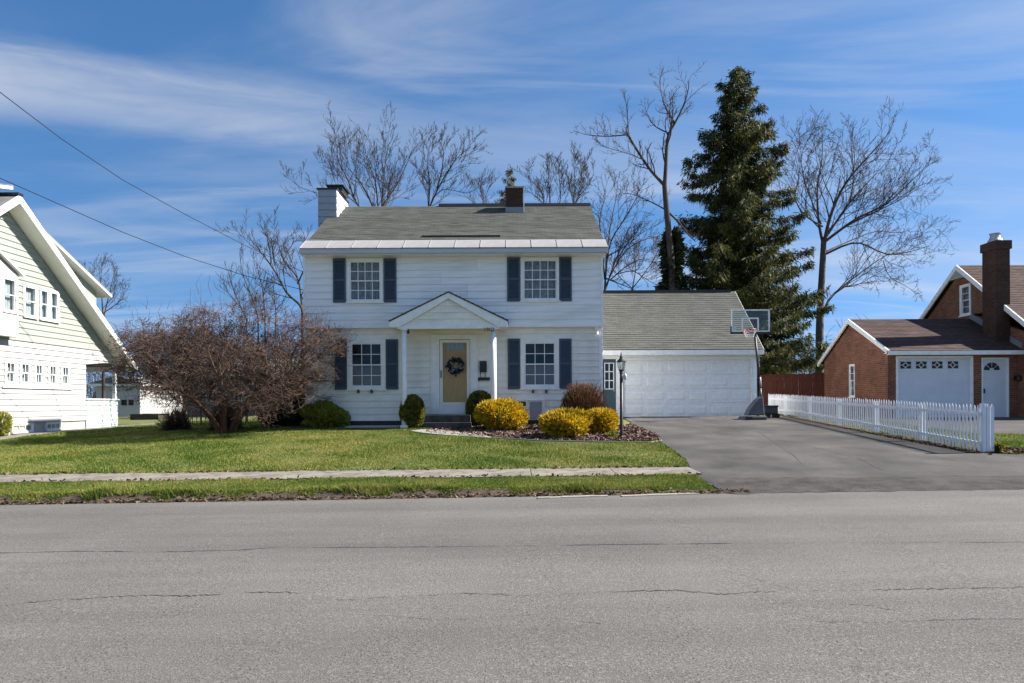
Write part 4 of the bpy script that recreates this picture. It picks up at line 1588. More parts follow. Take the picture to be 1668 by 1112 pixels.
# white shed behind
sY0, sX = 50.0, P(228, 650, 50).x
sZ0, sZ1 = P(228, 678, 50).z, P(228, 628, 50).z
shed = thing('shed', (sX - 2, 52, sZ0), 'low white shed far behind the crabapple with small dark windows', 'shed')
FSh = Frame((sX, 0, 0), (0, 1, 0), (1, 0, 0))
plank_wall(shed, FSh, lambda z: (sY0, sY0 + 6.6), sZ0 - .3, sZ1, .25, [], M_LWHITE)
FSf = Frame((0, sY0, 0), (1, 0, 0), (0, -1, 0))
sw0 = X(197, sY0, 655), X(207, sY0, 655), X(209, sY0, 655), X(218, sY0, 655)
zw = (P(208, 660, sY0).z, P(208, 651, sY0).z)
plank_wall(shed, FSf, lambda z: (sX - 3.2, sX), sZ0 - .3, sZ1, .25, [(sw0[0], sw0[1], *zw), (sw0[2], sw0[3], *zw)], M_LWHITE)
for a, b in ((sw0[0], sw0[1]), (sw0[2], sw0[3])):
    MB().fbox(FSf, a, b, zw[0], zw[1], -.12, -.1).build('window', M_BLACK, shed)
mb = MB()
mb.hexa([(sX - 3.6, sY0 - .3, sZ1 - .02), (sX + .35, sY0 - .3, sZ1 - .02), (sX + .35, sY0 + 6.9, sZ1 - .02), (sX - 3.6, sY0 + 6.9, sZ1 - .02),
         (sX - 3.6, sY0 - .3, sZ1 + .16), (sX + .35, sY0 - .3, sZ1 + .14), (sX + .35, sY0 + 6.9, sZ1 + .14), (sX - 3.6, sY0 + 6.9, sZ1 + .16)])
mb.build('roof', M_TRIM, shed)
hm = MB()
hm.prism([(sX - 3.6, sY0 - .3, sZ1 + .165), (sX + .35, sY0 - .3, sZ1 + .145), (sX - 1.6, sY0 - .3, sZ1 + .75)], (0, 7.2, 0))
hm.build('roof_shingles', lroofm, shed)

# ------------------------------------------------------------------ right neighbour: brick house
BY = 25.6
bh = thing('brick_house', (18, 28, .9), 'brown brick house with white trim, tall chimney and single garage at the right edge', 'house')
bxL = 14.1
bOX = 13.95
FBf = Frame((0, BY, 0), (1, 0, 0), (0, -1, 0))
bz0 = .85
bgd = rect(1463, 1581.5, 583, 690, BY)
bed = rect(1601, 1641, 584.5, 683, BY)
zEv = P(1447, 571, 25.3).z
bwall = MB()
xr = 26.0
ztopb = zEv - .02
for (u0, u1, za, zb) in ((bxL, bgd[0] - .08, bz0 - .3, ztopb), (bgd[0] - .08, bgd[1] + .08, bgd[3] + .08, ztopb), (bgd[1] + .08, bed[0] - .05, bz0 - .3, ztopb), (bed[0] - .05, bed[1] + .05, bed[3] + .05, ztopb), (bed[1] + .05, xr, bz0 - .3, ztopb)):
    bwall.fbox(FBf, u0, u1, za, zb, -.2, 0)
bwall.build('wall', M_BRICK, bh)
bRY = 28.3
bRZ = P(1385, 520, 28.3).z
bBY, bBZ = 31.1, P(1335, 592, 31.1).z
FBs = Frame((bxL, 0, 0), (0, 1, 0), (-1, 0, 0))
swy = (bxL * F_PX / (1393 - CX), bxL * F_PX / (1384 - CX))
swz = (P(1388, 646.5, swy[0]).z, P(1388, 592.5, swy[0]).z)
gw = MB()
gw.prism([(bxL, BY + .2, bz0 - .3), (bxL, swy[0], bz0 - .3), (bxL, swy[0], zEv), (bxL, BY + .2, zEv)], (.15, 0, 0))
gw.prism([(bxL, swy[1], bz0 - .3), (bxL, bBY - .3, bz0 - .3), (bxL, bBY - .3, zEv), (bxL, swy[1], zEv)], (.15, 0, 0))
gw.prism([(bxL, swy[0], bz0 - .3), (bxL, swy[1], bz0 - .3), (bxL, swy[1], swz[0]), (bxL, swy[0], swz[0])], (.15, 0, 0))
gw.prism([(bxL, swy[0], swz[1]), (bxL, swy[1], swz[1]), (bxL, swy[1], zEv), (bxL, swy[0], zEv)], (.15, 0, 0))
gw.prism([(bxL, BY + .02, zEv + .001), (bxL, bBY - .3, zEv + .001), (bxL, bRY, bRZ - .1)], (.15, 0, 0))
gw.build('wall', M_BRICK, bh)
window(bh, FBs, swy[0], swy[1], swz[0], swz[1], 1, 2, .06, M_CURTAIN, n0=-.03)
MB().box(bxL + .15, xr, bBY - .5, bBY - .3, bz0 - .3, bBZ).build('rear_wall', M_BRICK, bh)
broof = roof_slope('roof', (bOX, 25.3, zEv), (xr, 25.3, zEv), (bOX, bRY, bRZ), (xr, bRY, bRZ), M_BRSHINGLE, bh, .06)
roof_slope('rear_roof', (xr, bBY, bBZ), (bOX, bBY, bBZ), (xr, bRY + .004, bRZ), (bOX, bRY + .004, bRZ), M_BRSHINGLE, bh, .06)
MB().box(bOX - .03, xr, 25.24, 25.33, zEv - .16, zEv - .01).build('gutter', M_TRIM, bh)
MB().box(bOX, xr, 25.33, BY + .0, zEv - .10, zEv - .08).build('soffit', M_TRIM, bh)
rb = MB()
rb.prism([(bOX - .03, 25.25, zEv - .15), (bOX - .03, bRY, bRZ - .17), (bOX - .03, bBY, bBZ - .15), (bOX - .03, bBY, bBZ + .02), (bOX - .03, bRY, bRZ + .02), (bOX - .03, 25.25, zEv + .02)], (.06, 0, 0))
rb.build('rake_board', M_TRIM, bh)
MB().box(bOX + .03, bxL, 25.4, bBY - .3, zEv - .20, zEv - .17) if False else None
# single garage door with four lights
tr = MB()
tr.fbox(FBf, bgd[0] - .08, bgd[0], bz0 - .1, bgd[3] + .08, -.12, .02)
tr.fbox(FBf, bgd[1], bgd[1] + .08, bz0 - .1, bgd[3] + .08, -.12, .02)
tr.fbox(FBf, bgd[0], bgd[1], bgd[3], bgd[3] + .08, -.12, .018)
tr.build('garage_door_trim', M_TRIM, bh)
gm = MB()
lw = [(1468, 1486), (1493.5, 1511.5), (1519.5, 1537.5), (1545.5, 1563)]
lz = rect(1468, 1486, 588.5, 600, BY)
lts = [(X(a, BY, 594), X(b, BY, 594)) for a, b in lw]
edges = [bgd[0]] + [e for l in lts for e in l] + [bgd[1]]
gm.fbox(FBf, bgd[0], bgd[1], lz[3], bgd[3], -.1, -.06)
for i in range(0, len(edges), 2):
    gm.fbox(FBf, edges[i], edges[i + 1], lz[2], lz[3], -.1, -.06)
nb_ = 8
for i in range(nb_):
    h_ = (lz[2] - bz0) / nb_
    gm.fbox(FBf, bgd[0], bgd[1], bz0 + i * h_ + .006, bz0 + (i + 1) * h_ - .006, -.1, -.06)
gm.fbox(FBf, bgd[0], bgd[1], bz0, lz[2], -.11, -.07)
bgo = gm.build('garage_door', mat('blue_white_door', (.62, .66, .72), .45, col2=(.56, .6, .66), scale=2), bh)
for a, b in lts:
    MB().fbox(FBf, a, b, lz[2], lz[3], -.1, -.09).build('pane', M_BLACK, bgo)
    g2 = MB()
    mu, mz, hw, hz_ = (a + b) / 2, (lz[2] + lz[3]) / 2, (b - a) / 2, (lz[3] - lz[2]) / 2
    dia = [(mu - hw * .5, mz), (mu, mz + hz_ * .75), (mu + hw * .5, mz), (mu, mz - hz_ * .75)]
    for i in range(4):
        p, q = dia[i], dia[(i + 1) % 4]
        g2.tube([FBf(p[0], p[1], -.08), FBf(q[0], q[1], -.08)], .014, 5)
    for p, q in (((a, mz), dia[0]), (dia[2], (b, mz)), ((mu, lz[3]), dia[1]), (dia[3], (mu, lz[2]))):
        g2.tube([FBf(p[0], p[1], -.08), FBf(q[0], q[1], -.08)], .012, 5)
    g2.build('diamond_bars', M_TRIM, bgo)
# entry door with fanlight
tr = MB()
tr.fbox(FBf, bed[0] - .05, bed[0], bz0, bed[3] + .05, -.12, .02)
tr.fbox(FBf, bed[1], bed[1] + .05, bz0, bed[3] + .05, -.12, .02)
tr.fbox(FBf, bed[0], bed[1], bed[3], bed[3] + .05, -.12, .018)
tr.build('door_trim', M_TRIM, bh)
ed = MB().fbox(FBf, bed[0], bed[1], bz0, bed[3], -.1, -.05).build('entry_door', MATS['blue_white_door'], bh)
fc = P(1617, 603, BY)
fr_ = .30
fm = MB()
for i in range(4):
    a0, a1 = math.pi * i / 4 + .06, math.pi * (i + 1) / 4 - .06
    arc = [(math.cos(a0 + (a1 - a0) * k / 4), math.sin(a0 + (a1 - a0) * k / 4)) for k in range(5)]
    poly = [(fc.x + .1 * arc[0][0], fc.z + .1 * arc[0][1])] + [(fc.x + fr_ * c, fc.z + fr_ * s) for c, s in arc] + [(fc.x + .1 * arc[-1][0], fc.z + .1 * arc[-1][1])]
    f1 = MB()
    f1.prism([FBf(p[0], p[1], -.049) for p in poly], (0, -.008, 0))
    f1.build('fanlight_pane', M_BLACK, ed)
MB().fbox(FBf, bed[0] + .05, bed[0] + .09, bz0 + .95, bz0 + 1.12, -.05, .0).build('handle', M_BLACK, ed)
MB().box(bed[0] - .1, bed[1] + .3, BY - .5, BY - .01, .7, bz0 - .02).build('door_step', M_CONC, bh)
wlx = X(1656, BY, 616)
mb = MB()
mb.box(wlx - .12, wlx + .12, BY - .03, BY - .001, fc.z - .38, fc.z - .2)
mb.lathe((wlx, BY - .12, fc.z - .42), [(.03, 0), (.08, .05), (.08, .18), (.02, .24)], 10)
mb.build('wall_light', M_BLACK, bh)
# taller part behind, gable facing left
cx2 = 19.0
aY, aZ = 28.8, P(1568, 432, 28.8).z
sl2 = .74
fz = lambda y: aZ - .2 - abs(y - aY) * sl2
gwY = (cx2 * F_PX / (1583 - CX), cx2 * F_PX / (1565 - CX))
gwZ = (P(1574, 513.5, 28.5).z, P(1574, 462.5, 28.5).z)
gm = MB()
y0_, y1_ = 24.4, 33.2
zlow = .6


def gp(pts):
    gm.prism([(cx2, y, z) for y, z in pts], (.2, 0, 0))


gp([(y0_, zlow), (gwY[0], zlow), (gwY[0], gwZ[0]), (y0_, min(gwZ[0], fz(y0_)))])
gp([(gwY[1], zlow), (y1_, zlow), (y1_, fz(y1_)), (gwY[1], fz(gwY[1]))])
gp([(gwY[0], zlow), (gwY[1], zlow), (gwY[1], gwZ[0]), (gwY[0], gwZ[0])])
yq = aY - (aZ - .2 - gwZ[0]) / sl2
gp([(yq, gwZ[0]), (gwY[0], gwZ[0]), (gwY[0], fz(gwY[0]))])
gp([(gwY[0], gwZ[1]), (gwY[1], gwZ[1]), (gwY[1], fz(gwY[1])), (aY, fz(aY)), (gwY[0], fz(gwY[0]))] if gwY[0] < aY < gwY[1] else [(gwY[0], gwZ[1]), (gwY[1], gwZ[1]), (gwY[1], fz(gwY[1])), (gwY[0], fz(gwY[0]))])
gm.build('gable_wall', M_BRICK, bh)
FB2 = Frame((cx2, 0, 0), (0, 1, 0), (-1, 0, 0))
window(bh, FB2, gwY[0], gwY[1], gwZ[0], gwZ[1], 1, 2, .09, M_CURTAIN, n0=-.02)
ox2 = cx2 - .22
for s in (1, -1):
    e = aY + s * 4.6
    ez = aZ - 4.6 * sl2
    if s < 0:
        roof_slope('upper_roof', (ox2, e, ez), (30, e, ez), (ox2, aY, aZ), (30, aY, aZ), M_BRSHINGLE, bh, .06)
    else:
        roof_slope('upper_roof', (30, e, ez), (ox2, e, ez), (30, aY, aZ), (ox2, aY, aZ), M_BRSHINGLE, bh, .06)
    rb = MB()
    rb.prism([(ox2 - .03, aY, aZ - .2), (ox2 - .03, e, ez - .2), (ox2 - .03, e, ez + .02), (ox2 - .03, aY, aZ + .02)], (.06, 0, 0))
    rb.build('rake_board', M_TRIM, bh)
MB().prism([(ox2 + .03, aY - .62, aZ - .62 * sl2 - .1), (ox2 + .03, aY + .62, aZ - .62 * sl2 - .1), (ox2 + .03, aY, aZ - .1)], (.15, 0, 0)).build('gable_vent_board', mat('grey_green_board', (.30, .34, .33), .6), bh)
MB().box(19.2, 30, 24.4, 24.6, .5, fz(24.4)).build('front_wall', M_BRICK, bh)
# chimney
c0, c1, cY0, cY1 = 18.45, 18.99, 26.0, 26.75
cz1 = P(1620, 405, 26).z
bch = MB().box(c0, c1, cY0, cY1, 3.2, cz1)
bch.box(c0 - .05, c1 + .05, cY0 - .05, cY1 + .05, cz1, cz1 + .32)
bcho = bch.build('chimney', M_DKBRICK, bh)
mb = MB()
mb.lathe((18.7, 26.38, cz1 + .32), [(.27, 0), (.25, .08), (.2, .14), (.16, .30), (.2, .32), (.2, .35), (.05, .38)], 14)
mb.build('flue_cap', mat('dull_metal', (.45, .45, .46), .4, metal=.6), bcho)
fl = MB()
fl.prism([(cx2 - .03, bRY, bRZ + .02), (cx2 - .03, 25.4, zEv + .02), (cx2 - .03, 25.4, zEv + .28), (cx2 - .03, bRY, bRZ + .26)], (.04, 0, 0))
fl.build('flashing', MATS['lead_flashing'], bh)

# ------------------------------------------------------------------ fences
f0, f1 = Vector((10.12, 14.75, 0)), Vector((10.62, 28.2, 0))
fence = thing('picket_fence', (10.3, 20, z1(10.3, 20)), 'white picket fence running along the right side of the driveway', 'fence')
FD = (f1 - f0).normalized()
FN = Vector((-FD.y, FD.x, 0))
if FN.x > 0:
    FN = -FN       # towards the driveway
flen = (f1 - f0).length


def ftop(s):
    y = f0.y + FD.y * s
    return float(np.interp(y, [14.6, 19.5, 28.2], [1.44, 1.59, 1.86]))


def fpt(s, n, z):
    return f0 + FD * s + FN * n + Vector((0, 0, z))


pw, gap = .060, .070
s = 0.0
k = 0
while s < flen:
    gzz = z1(*(f0 + FD * s).xy)
    top = ftop(s) + rnd.uniform(-.014, .014)
    tilt = rnd.uniform(-.014, .014)
    mb = MB()
    b0 = gzz + .05 + rnd.uniform(-.015, .015)
    pr_ = [(0, b0), (pw, b0), (pw + tilt, top - .075), (pw * .5 + tilt, top), (tilt, top - .075)]
    mb.prism([fpt(s + u, .02, z) for u, z in pr_], FN * .015)
    mb.build('picket', M_PICKET, fence)
    s += pw + gap
    k += 1
for h in (.18, .55):
    pts_a = []
    n = 12
    mb = MB()
    for i in range(n):
        sa, sb = flen * i / n, flen * (i + 1) / n
        za, zb = [z1(*(f0 + FD * q).xy) + (.17 if h == .18 else ftop(q) - z1(*(f0 + FD * q).xy) - .24) for q in (sa, sb)]
        mb.hexa([fpt(sa, -.02, za), fpt(sb, -.02, zb), fpt(sb, .018, zb), fpt(sa, .018, za), fpt(sa, -.02, za + .075), fpt(sb, -.02, zb + .075), fpt(sb, .018, zb + .075), fpt(sa, .018, za + .075)])
    mb.build('rail', M_PICKET, fence)
for q in (0.02, 2.35, 4.7, 7.05, 9.4, 11.75, flen - .05):
    gzz = z1(*(f0 + FD * q).xy)
    t_ = ftop(q) + (.03 if q < .1 else -.06)
    mb = MB()
    w = .05
    mb.hexa([fpt(q - w, -.12, gzz - .2), fpt(q + w, -.12, gzz - .2), fpt(q + w, -.022, gzz - .2), fpt(q - w, -.022, gzz - .2), fpt(q - w, -.12, t_), fpt(q + w, -.12, t_), fpt(q + w, -.022, t_), fpt(q - w, -.022, t_)])
    mb.build('post', M_PICKET, fence)
# end panel facing the street: two wide pickets
for j in range(3):
    mb = MB()
    gzz = z1(f0.x, f0.y)
    top = ftop(0) + .02
    xx = f0.x + .02 + j * .085
    mb.prism([(xx, f0.y - .05, gzz + .04), (xx + .072, f0.y - .05, gzz + .04), (xx + .072, f0.y - .05, top - .07), (xx + .036, f0.y - .05, top), (xx, f0.y - .05, top - .07)], (0, .02, 0))
    mb.build('picket', M_PICKET, fence)

ra, rb_ = P(1243, 610, 31.6), P(1372, 607, 30.6)
red = thing('board_fence', ((ra.x + rb_.x) / 2, 31, .95), 'red-brown stained board fence between the garage and the brick house', 'fence')
n = 34
bw_ = .145
for i in range(n):
    t = (i - 3) * bw_ / (rb_.x - ra.x)
    if t > 1.02:
        break
    p = Vector((ra.x, ra.y, 0)).lerp(Vector((rb_.x, rb_.y, 0)), t)
    tp = ra.z + (rb_.z - ra.z) * t + rnd.uniform(-.012, .012) + (.04 if t > .62 else 0)
    dy = .014 * (i % 2)
    MB().box(p.x - .006, p.x + bw_ + .006, p.y - dy, p.y + .02 - dy, 1.0, tp).build('board', M_REDFENCE, red)
for z in (1.3, 2.5):
    MB().hexa([(ra.x, ra.y + .022, z), (rb_.x, rb_.y + .022, z), (rb_.x, rb_.y + .07, z), (ra.x, ra.y + .07, z), (ra.x, ra.y + .022, z + .09), (rb_.x, rb_.y + .022, z + .09), (rb_.x, rb_.y + .07, z + .09), (ra.x, ra.y + .07, z + .09)]).build('rail', M_REDFENCE, red)

# dark wire fence under the crabapple
ia, ib = P(300, 690, 27.0), P(400, 690, 25.5)
iron = thing('wire_fence', (ia.x, 26, .7), 'dark iron garden fence behind the crabapple trunk', 'fence')
for i in range(15):
    t = i / 14
    x_, y_ = ia.x + (ib.x - ia.x) * t, ia.y + (ib.y - ia.y) * t
    g_ = z1(x_, y_)
    big = i % 4 == 0
    MB().tube([(x_, y_, g_ - .1), (x_, y_, g_ + (2.3 if big else 1.75))], .035 if big else .014, 6).build('post' if big else 'bar', M_BLACK, iron)
for h in (.35, 1.1, 1.7):
    MB().tube([(ia.x, ia.y, z1(ia.x, ia.y) + h), (ib.x, ib.y, z1(ib.x, ib.y) + h)], .016, 6).build('rail', M_BLACK, iron)
bb0 = P(212, 683, 38)
rbed = thing('raised_bed', (bb0.x + .8, 38, bb0.z), 'dark low raised garden bed in front of the shed', 'garden bed')
MB().box(bb0.x, X(258, 38, 680), 38, 38.08, bb0.z - .1, bb0.z + .3).build('front_board', M_STEP, rbed)
MB().box(bb0.x, X(258, 38, 680), 39.2, 39.28, bb0.z - .1, bb0.z + .3).build('rear_board', M_STEP, rbed)
MB().box(bb0.x, X(258, 38, 680), 38.08, 39.2, bb0.z - .1, bb0.z + .22).build('soil', M_SOIL, rbed)

# ------------------------------------------------------------------ lamp post, hoop, cart, kerb stones
lp = G(1012.5, 711)
lamp = thing('lamp_post', lp, 'slim black lamp post with a glass lantern beside the driveway', 'lamp post')
ztop = P(1012, 573, lp.y).z
h = ztop - lp.z
mb = MB()
mb.lathe((lp.x, lp.y, lp.z - .2), [(.058, 0), (.058, .3), (.046, .34), (.042, h - .38)], 14)
mb.tube([(lp.x - .18, lp.y, lp.z + h - .62), (lp.x + .18, lp.y, lp.z + h - .62)], .012, 6) if False else None
mb.build('pole', M_BLACK, lamp, True)
mb = MB()
mb.lathe((lp.x, lp.y, lp.z + h - .60), [(.03, 0), (.06, .02), (.045, .06), (.07, .10), (.075, .12)], 12)
mb.build('lantern_base', M_BLACK, lamp)
mb = MB()
mb.lathe((lp.x, lp.y, lp.z + h - .479), [(.07, 0), (.105, .20)], 6)
mb.build('lantern_glass', M_CLEAR, lamp)
mb = MB()
for i in range(6):
    a = math.pi * 2 * i / 6
    mb.tube([(lp.x + .072 * math.cos(a), lp.y + .072 * math.sin(a), lp.z + h - .48), (lp.x + .107 * math.cos(a), lp.y + .107 * math.sin(a), lp.z + h - .279)], .006, 5)
mb.build('lantern_frame', M_BLACK, lamp)
MB().lathe((lp.x, lp.y, lp.z + h - .47), [(.012, 0), (.02, .05), (.014, .11), (.004, .14)], 8).build('bulb', M_TRIM, lamp)
mb = MB()
mb.lathe((lp.x, lp.y, lp.z + h - .278), [(.13, 0), (.135, .012), (.075, .07), (.04, .11), (.045, .14), (.02, .17), (.022, .2), (.004, .278)], 14)
mb.build('lantern_cap', M_BLACK, lamp)
mb = MB()
mb.tube([(lp.x + .02, lp.y - .02, lp.z + h - .70), (lp.x + .10, lp.y - .03, lp.z + h - .68)], .012, 6)
mb.lathe((lp.x + .10, lp.y - .03, lp.z + h - .76), [(.02, 0), (.045, .04), (.045, .12), (.02, .16)], 10)
mb.build('sensor', mat('grey_sensor', (.45, .45, .45), .4), lamp)

HYD = 24.3
hb = P(1228, 682, HYD)
hz = z1(hb.x, HYD)
hoop = thing('basketball_hoop', (hb.x, HYD, hz), 'portable basketball hoop with clear backboard in front of the garage corner', 'basketball hoop')


def HP(px, py, y=HYD):
    return P(px, py, y)


b1, b2, b3, b4 = HP(1207, 683), HP(1244, 683), HP(1241, 645), HP(1214, 676)
mb = MB()
mb.prism([(b1.x, HYD - .35, hz + .0), (b2.x, HYD - .35, hz + .0), (b2.x, HYD - .35, hz + .12), (b1.x + .1, HYD - .35, hz + .12)], (0, .8, 0))
mb.build('base', M_DARKGREY, hoop, bevel=.03)
mb = MB()
cps = [HP(1214, 676), HP(1218, 667), HP(1226, 656), HP(1234, 648), HP(1240, 645), HP(1242.5, 676)]
f_ = [Vector((p.x, HYD - .22, max(p.z, hz + .121))) for p in cps]
g_ = [Vector((p.x, HYD + .22, max(p.z, hz + .121))) for p in cps]
m_ = len(f_)
mb.add([tuple(p) for p in f_ + g_], [tuple(range(m_))[::-1], tuple(range(m_, 2 * m_))] + [(i, (i + 1) % m_, m_ + (i + 1) % m_, m_ + i) for i in range(m_)])
mb.build('base_shell', mat('grey_shell', (.075, .08, .095), .4, col2=(.10, .105, .12), scale=3), hoop, bevel=.04)
mb = MB()
mb.tube([HP(1239.8, 662), HP(1238.2, 632)], .045, 10)
mb.build('lower_pole', M_BLACK, hoop, True)
MB().tube([HP(1238.6, 630.5), HP(1237.4, 614)], .048, 10).build('pole_sleeve', mat('pale_label', (.42, .38, .38), .5, col2=(.25, .2, .2), scale=8), hoop, True)
MB().tube([HP(1238.4, 634), HP(1229.5, 543)], .042, 10).build('pole', M_BLACK, hoop, True)
mb = MB()
mb.tube([HP(1230.5, 552), HP(1222, 535, HYD - .35)], .022, 6)
mb.tube([HP(1232.5, 548), HP(1226, 522, HYD - .3)], .022, 6)
mb.tube([HP(1214, 538, HYD - .3), HP(1236, 538, HYD - .3)], .03, 6)
mb.build('mounting_arm', M_BLACK, hoop)
BYB = HYD - .42
bl, br_ = P(1191.5, 540.5, BYB), P(1254, 503.5, BYB)
x0, x1, zb0, zb1 = bl.x, br_.x, bl.z, br_.z
board = MB().box(x0 + .02, x1 - .02, BYB, BYB + .02, zb0 + .02, zb1 - .02).build('backboard', M_CLEAR, hoop)
mb = MB()
w = .045
mb.box(x0, x1, BYB - .006, BYB + .03, zb1 - w, zb1)
mb.box(x0, x1, BYB - .006, BYB + .03, zb0, zb0 + w)
mb.box(x0, x0 + w, BYB - .006, BYB + .03, zb0 + w, zb1 - w)
mb.box(x1 - w, x1, BYB - .006, BYB + .03, zb0 + w, zb1 - w)
mb.build('board_border', M_TRIM, board)
tl, trr = P(1208, 540, BYB), P(1236, 517, BYB)
mb = MB()
mb.box(tl.x, trr.x, BYB - .004, BYB - .001, trr.z - .05, trr.z)
mb.box(tl.x, tl.x + .05, BYB - .004, BYB - .001, tl.z, trr.z - .05)
mb.box(trr.x - .05, trr.x, BYB - .004, BYB - .001, tl.z, trr.z - .05)
mb.build('target_square', M_TRIM, board)
mb = MB()
lg0 = P(1193.5, 538, BYB)
mb.prism([(lg0.x, BYB - .004, lg0.z), (lg0.x + .12, BYB - .004, lg0.z), (lg0.x + .09, BYB - .004, lg0.z + .22)], (0, .003, 0))
mb.build('logo', mat('mint_print', (.5, .62, .6), .5), board)
mb = MB()
mb.box(x0 - .03, x1 + .03, BYB - .02, BYB + .04, zb0 - .07, zb0 - .001)
mb.box(x0 - .03, x0 - .001, BYB - .02, BYB + .04, zb0, zb0 + .2)
mb.box(x1 + .001, x1 + .03, BYB - .02, BYB + .04, zb0, zb0 + .2)
mb.build('padding', M_BLACK, board)
rc = P(1221, 536.5, BYB - .35)
mb = MB()
mb.ring((rc.x, BYB - .35, rc.z), .225, .012, ((1, 0, 0), (0, 1, 0)), 24, 6)
mb.box(rc.x - .09, rc.x + .09, BYB - .13, BYB - .005, rc.z - .09, rc.z + .03)
mb.build('rim', M_ORANGE, hoop)
mb = MB()
for i in range(12):
    for s in (1, -1):
        pp = []
        for k in range(5):
            a = 2 * math.pi * i / 12 + s * k * .26
            r_ = .22 - .022 * k
            pp.append((rc.x + r_ * math.cos(a), BYB - .35 + r_ * math.sin(a), rc.z - .02 - .085 * k * .75))
        mb.tube(pp, .004, 4)
mb.build('net', M_NET, hoop)
for px in (1211, 1216):
    c = HP(px, 681)
    MB().tube([(c.x, HYD - .42, hz + .06), (c.x, HYD - .36, hz + .06)], .06, 12).build('wheel', M_BLACK, hoop)

cy = 25.0
c0_, c1_ = P(1243.5, 683, cy), P(1264, 660, cy)
cz_ = z1(c0_.x, cy)
cart = thing('storage_cart', ((c0_.x + c1_.x) / 2, cy, cz_), 'small black wheeled cart behind the basketball hoop base', 'cart')
mb = MB()
mb.box(c0_.x, c1_.x, cy - .2, cy + .2, cz_ + .17, cz_ + .40)
mb.build('bin', M_DARKGREY, cart, bevel=.02)
MB().box(c0_.x - .02, c1_.x + .02, cy - .22, cy + .22, cz_ + .402, c1_.z).build('lid', M_BLACK, cart, bevel=.02)
for px in (1248, 1258, 1263):
    c = P(px, 680, cy)
    MB().tube([(c.x, cy - .22, cz_ + .085), (c.x, cy - .16, cz_ + .085)], .085, 14).build('wheel', M_BLACK, cart)
MB().box(c0_.x, c1_.x, cy - .15, cy + .15, cz_ + .12, cz_ + .169).build('axle_frame', M_DARKGREY, cart)

for a, b, lab in (((876, 812.5), (990, 809), 'low kerb stone farther from the driveway at the street edge'), ((1012, 809.5), (1138, 805), 'low kerb stone nearest the driveway mouth at the street edge')):
    p, q = G(*a), G(*b)
    mb = MB()
    n = 6
    for i in range(n):
        t0, t1 = i / n + .002, (i + 1) / n - .0
        u, v = p.lerp(q, t0), p.lerp(q, t1)
        hgt = .024 + rnd.uniform(-.003, .003)
        mb.hexa([(u.x, u.y - .07, u.z - .1), (v.x, v.y - .07, v.z - .1), (v.x, v.y + .07, v.z - .1), (u.x, u.y + .07, u.z - .1), (u.x, u.y - .055, u.z + hgt), (v.x, v.y - .055, v.z + hgt), (v.x, v.y + .06, v.z + hgt), (u.x, u.y + .06, u.z + hgt)])
    o = mb.build('kerb_stone', mat('pale_kerb_concrete', (.36, .335, .28), .9, col2=(.24, .22, .18), scale=6), None)
    tag(o, lab, 'kerb stone', 'kerb stones at the street edge')

# service wires
for pix, lab in ((((-140, 40, 14), (0, 150, 17), (100, 226, 20), (200, 293, 22.5), (300, 348, 24.5), (400, 400, 26.0), (494, 443, 27.2)), 'upper overhead service wire running to the white house'),
                 (((-140, 228, 14), (0, 290, 17), (100, 334, 19.5), (200, 378, 21.5), (300, 417, 23.5), (400, 449, 25.5), (494, 472, 27.2)), 'lower overhead service wire running to the white house')):
    o = MB().tube([P(*q) for q in pix], .012, 5).build('service_wire', M_BLACK, None)
    tag(o, lab, 'wire', 'overhead service wires')

# ------------------------------------------------------------------ planting bed, walk
bed_px = [(690, 706), (790, 713), (880, 717), (980, 719), (1060, 720), (1076, 717), (1072, 709), (1050, 700), (1018, 686)]
bp = [G(*p) for p in bed_px]
poly = [(p.x, p.y) for p in bp] + [(3.4, 22.3), (-2.4, 22.3)]
# the bed as a fan sheet over the terrain
mb = MB()
ys = np.linspace(17.2, 22.3, 60)


def bed_span(y):
    xsn = []
    for (a, b) in zip(poly, poly[1:] + poly[:1]):
        if (a[1] - y) * (b[1] - y) < 0:
            xsn.append(a[0] + (b[0] - a[0]) * (y - a[1]) / (b[1] - a[1]))
    return (min(xsn), max(xsn)) if len(xsn) >= 2 else None


rows = [(float(y), *bed_span(y)) for y in ys if bed_span(y)]
bedo = sheet('planting_bed', rows, 40, .012, M_SOIL, 'mulched planting bed in front of the house')
brg = np.random.default_rng(21)


def chips(n, sampler, size, m, name, label, zoff=.015, flat=.4):
    x, y = sampler(n)
    z = zt(x, y) + zoff
    c = np.stack([x, y, z], -1)
    t = brg.normal(size=(n, 3))
    t[:, 2] *= flat
    t /= np.linalg.norm(t, axis=1, keepdims=True)
    s = np.cross(t, brg.normal(size=(n, 3)) * np.array([.3, .3, 1]))
    s /= np.linalg.norm(s, axis=1, keepdims=True)
    L = size * brg.uniform(.5, 1.5, (n, 1))
    W = L * brg.uniform(.25, .6, (n, 1))
    nn = np.cross(t, s) * L * .15
    V = np.stack([c - t * L - s * W, c + t * L - s * W + nn, c + t * L + s * W, c - t * L + s * W + nn], 1).reshape(-1, 3)
    i = np.arange(n)[:, None] * 4
    o = np_mesh(name, V, np.concatenate([i, i + 1, i + 2, i + 3], 1), m, None, col=brg.random(n))
    return tag(o, label, kind='stuff')


def bed_sampler(n):
    rws = np.array(rows)
    i = brg.integers(0, len(rws), n)
    t = brg.random(n)
    return rws[i, 1] + (rws[i, 2] - rws[i, 1]) * t, rws[i, 0] + brg.uniform(-.04, .04, n)


chips(14000, bed_sampler, .045, M_CHIP, 'mulch', 'brown bark mulch covering the planting bed')
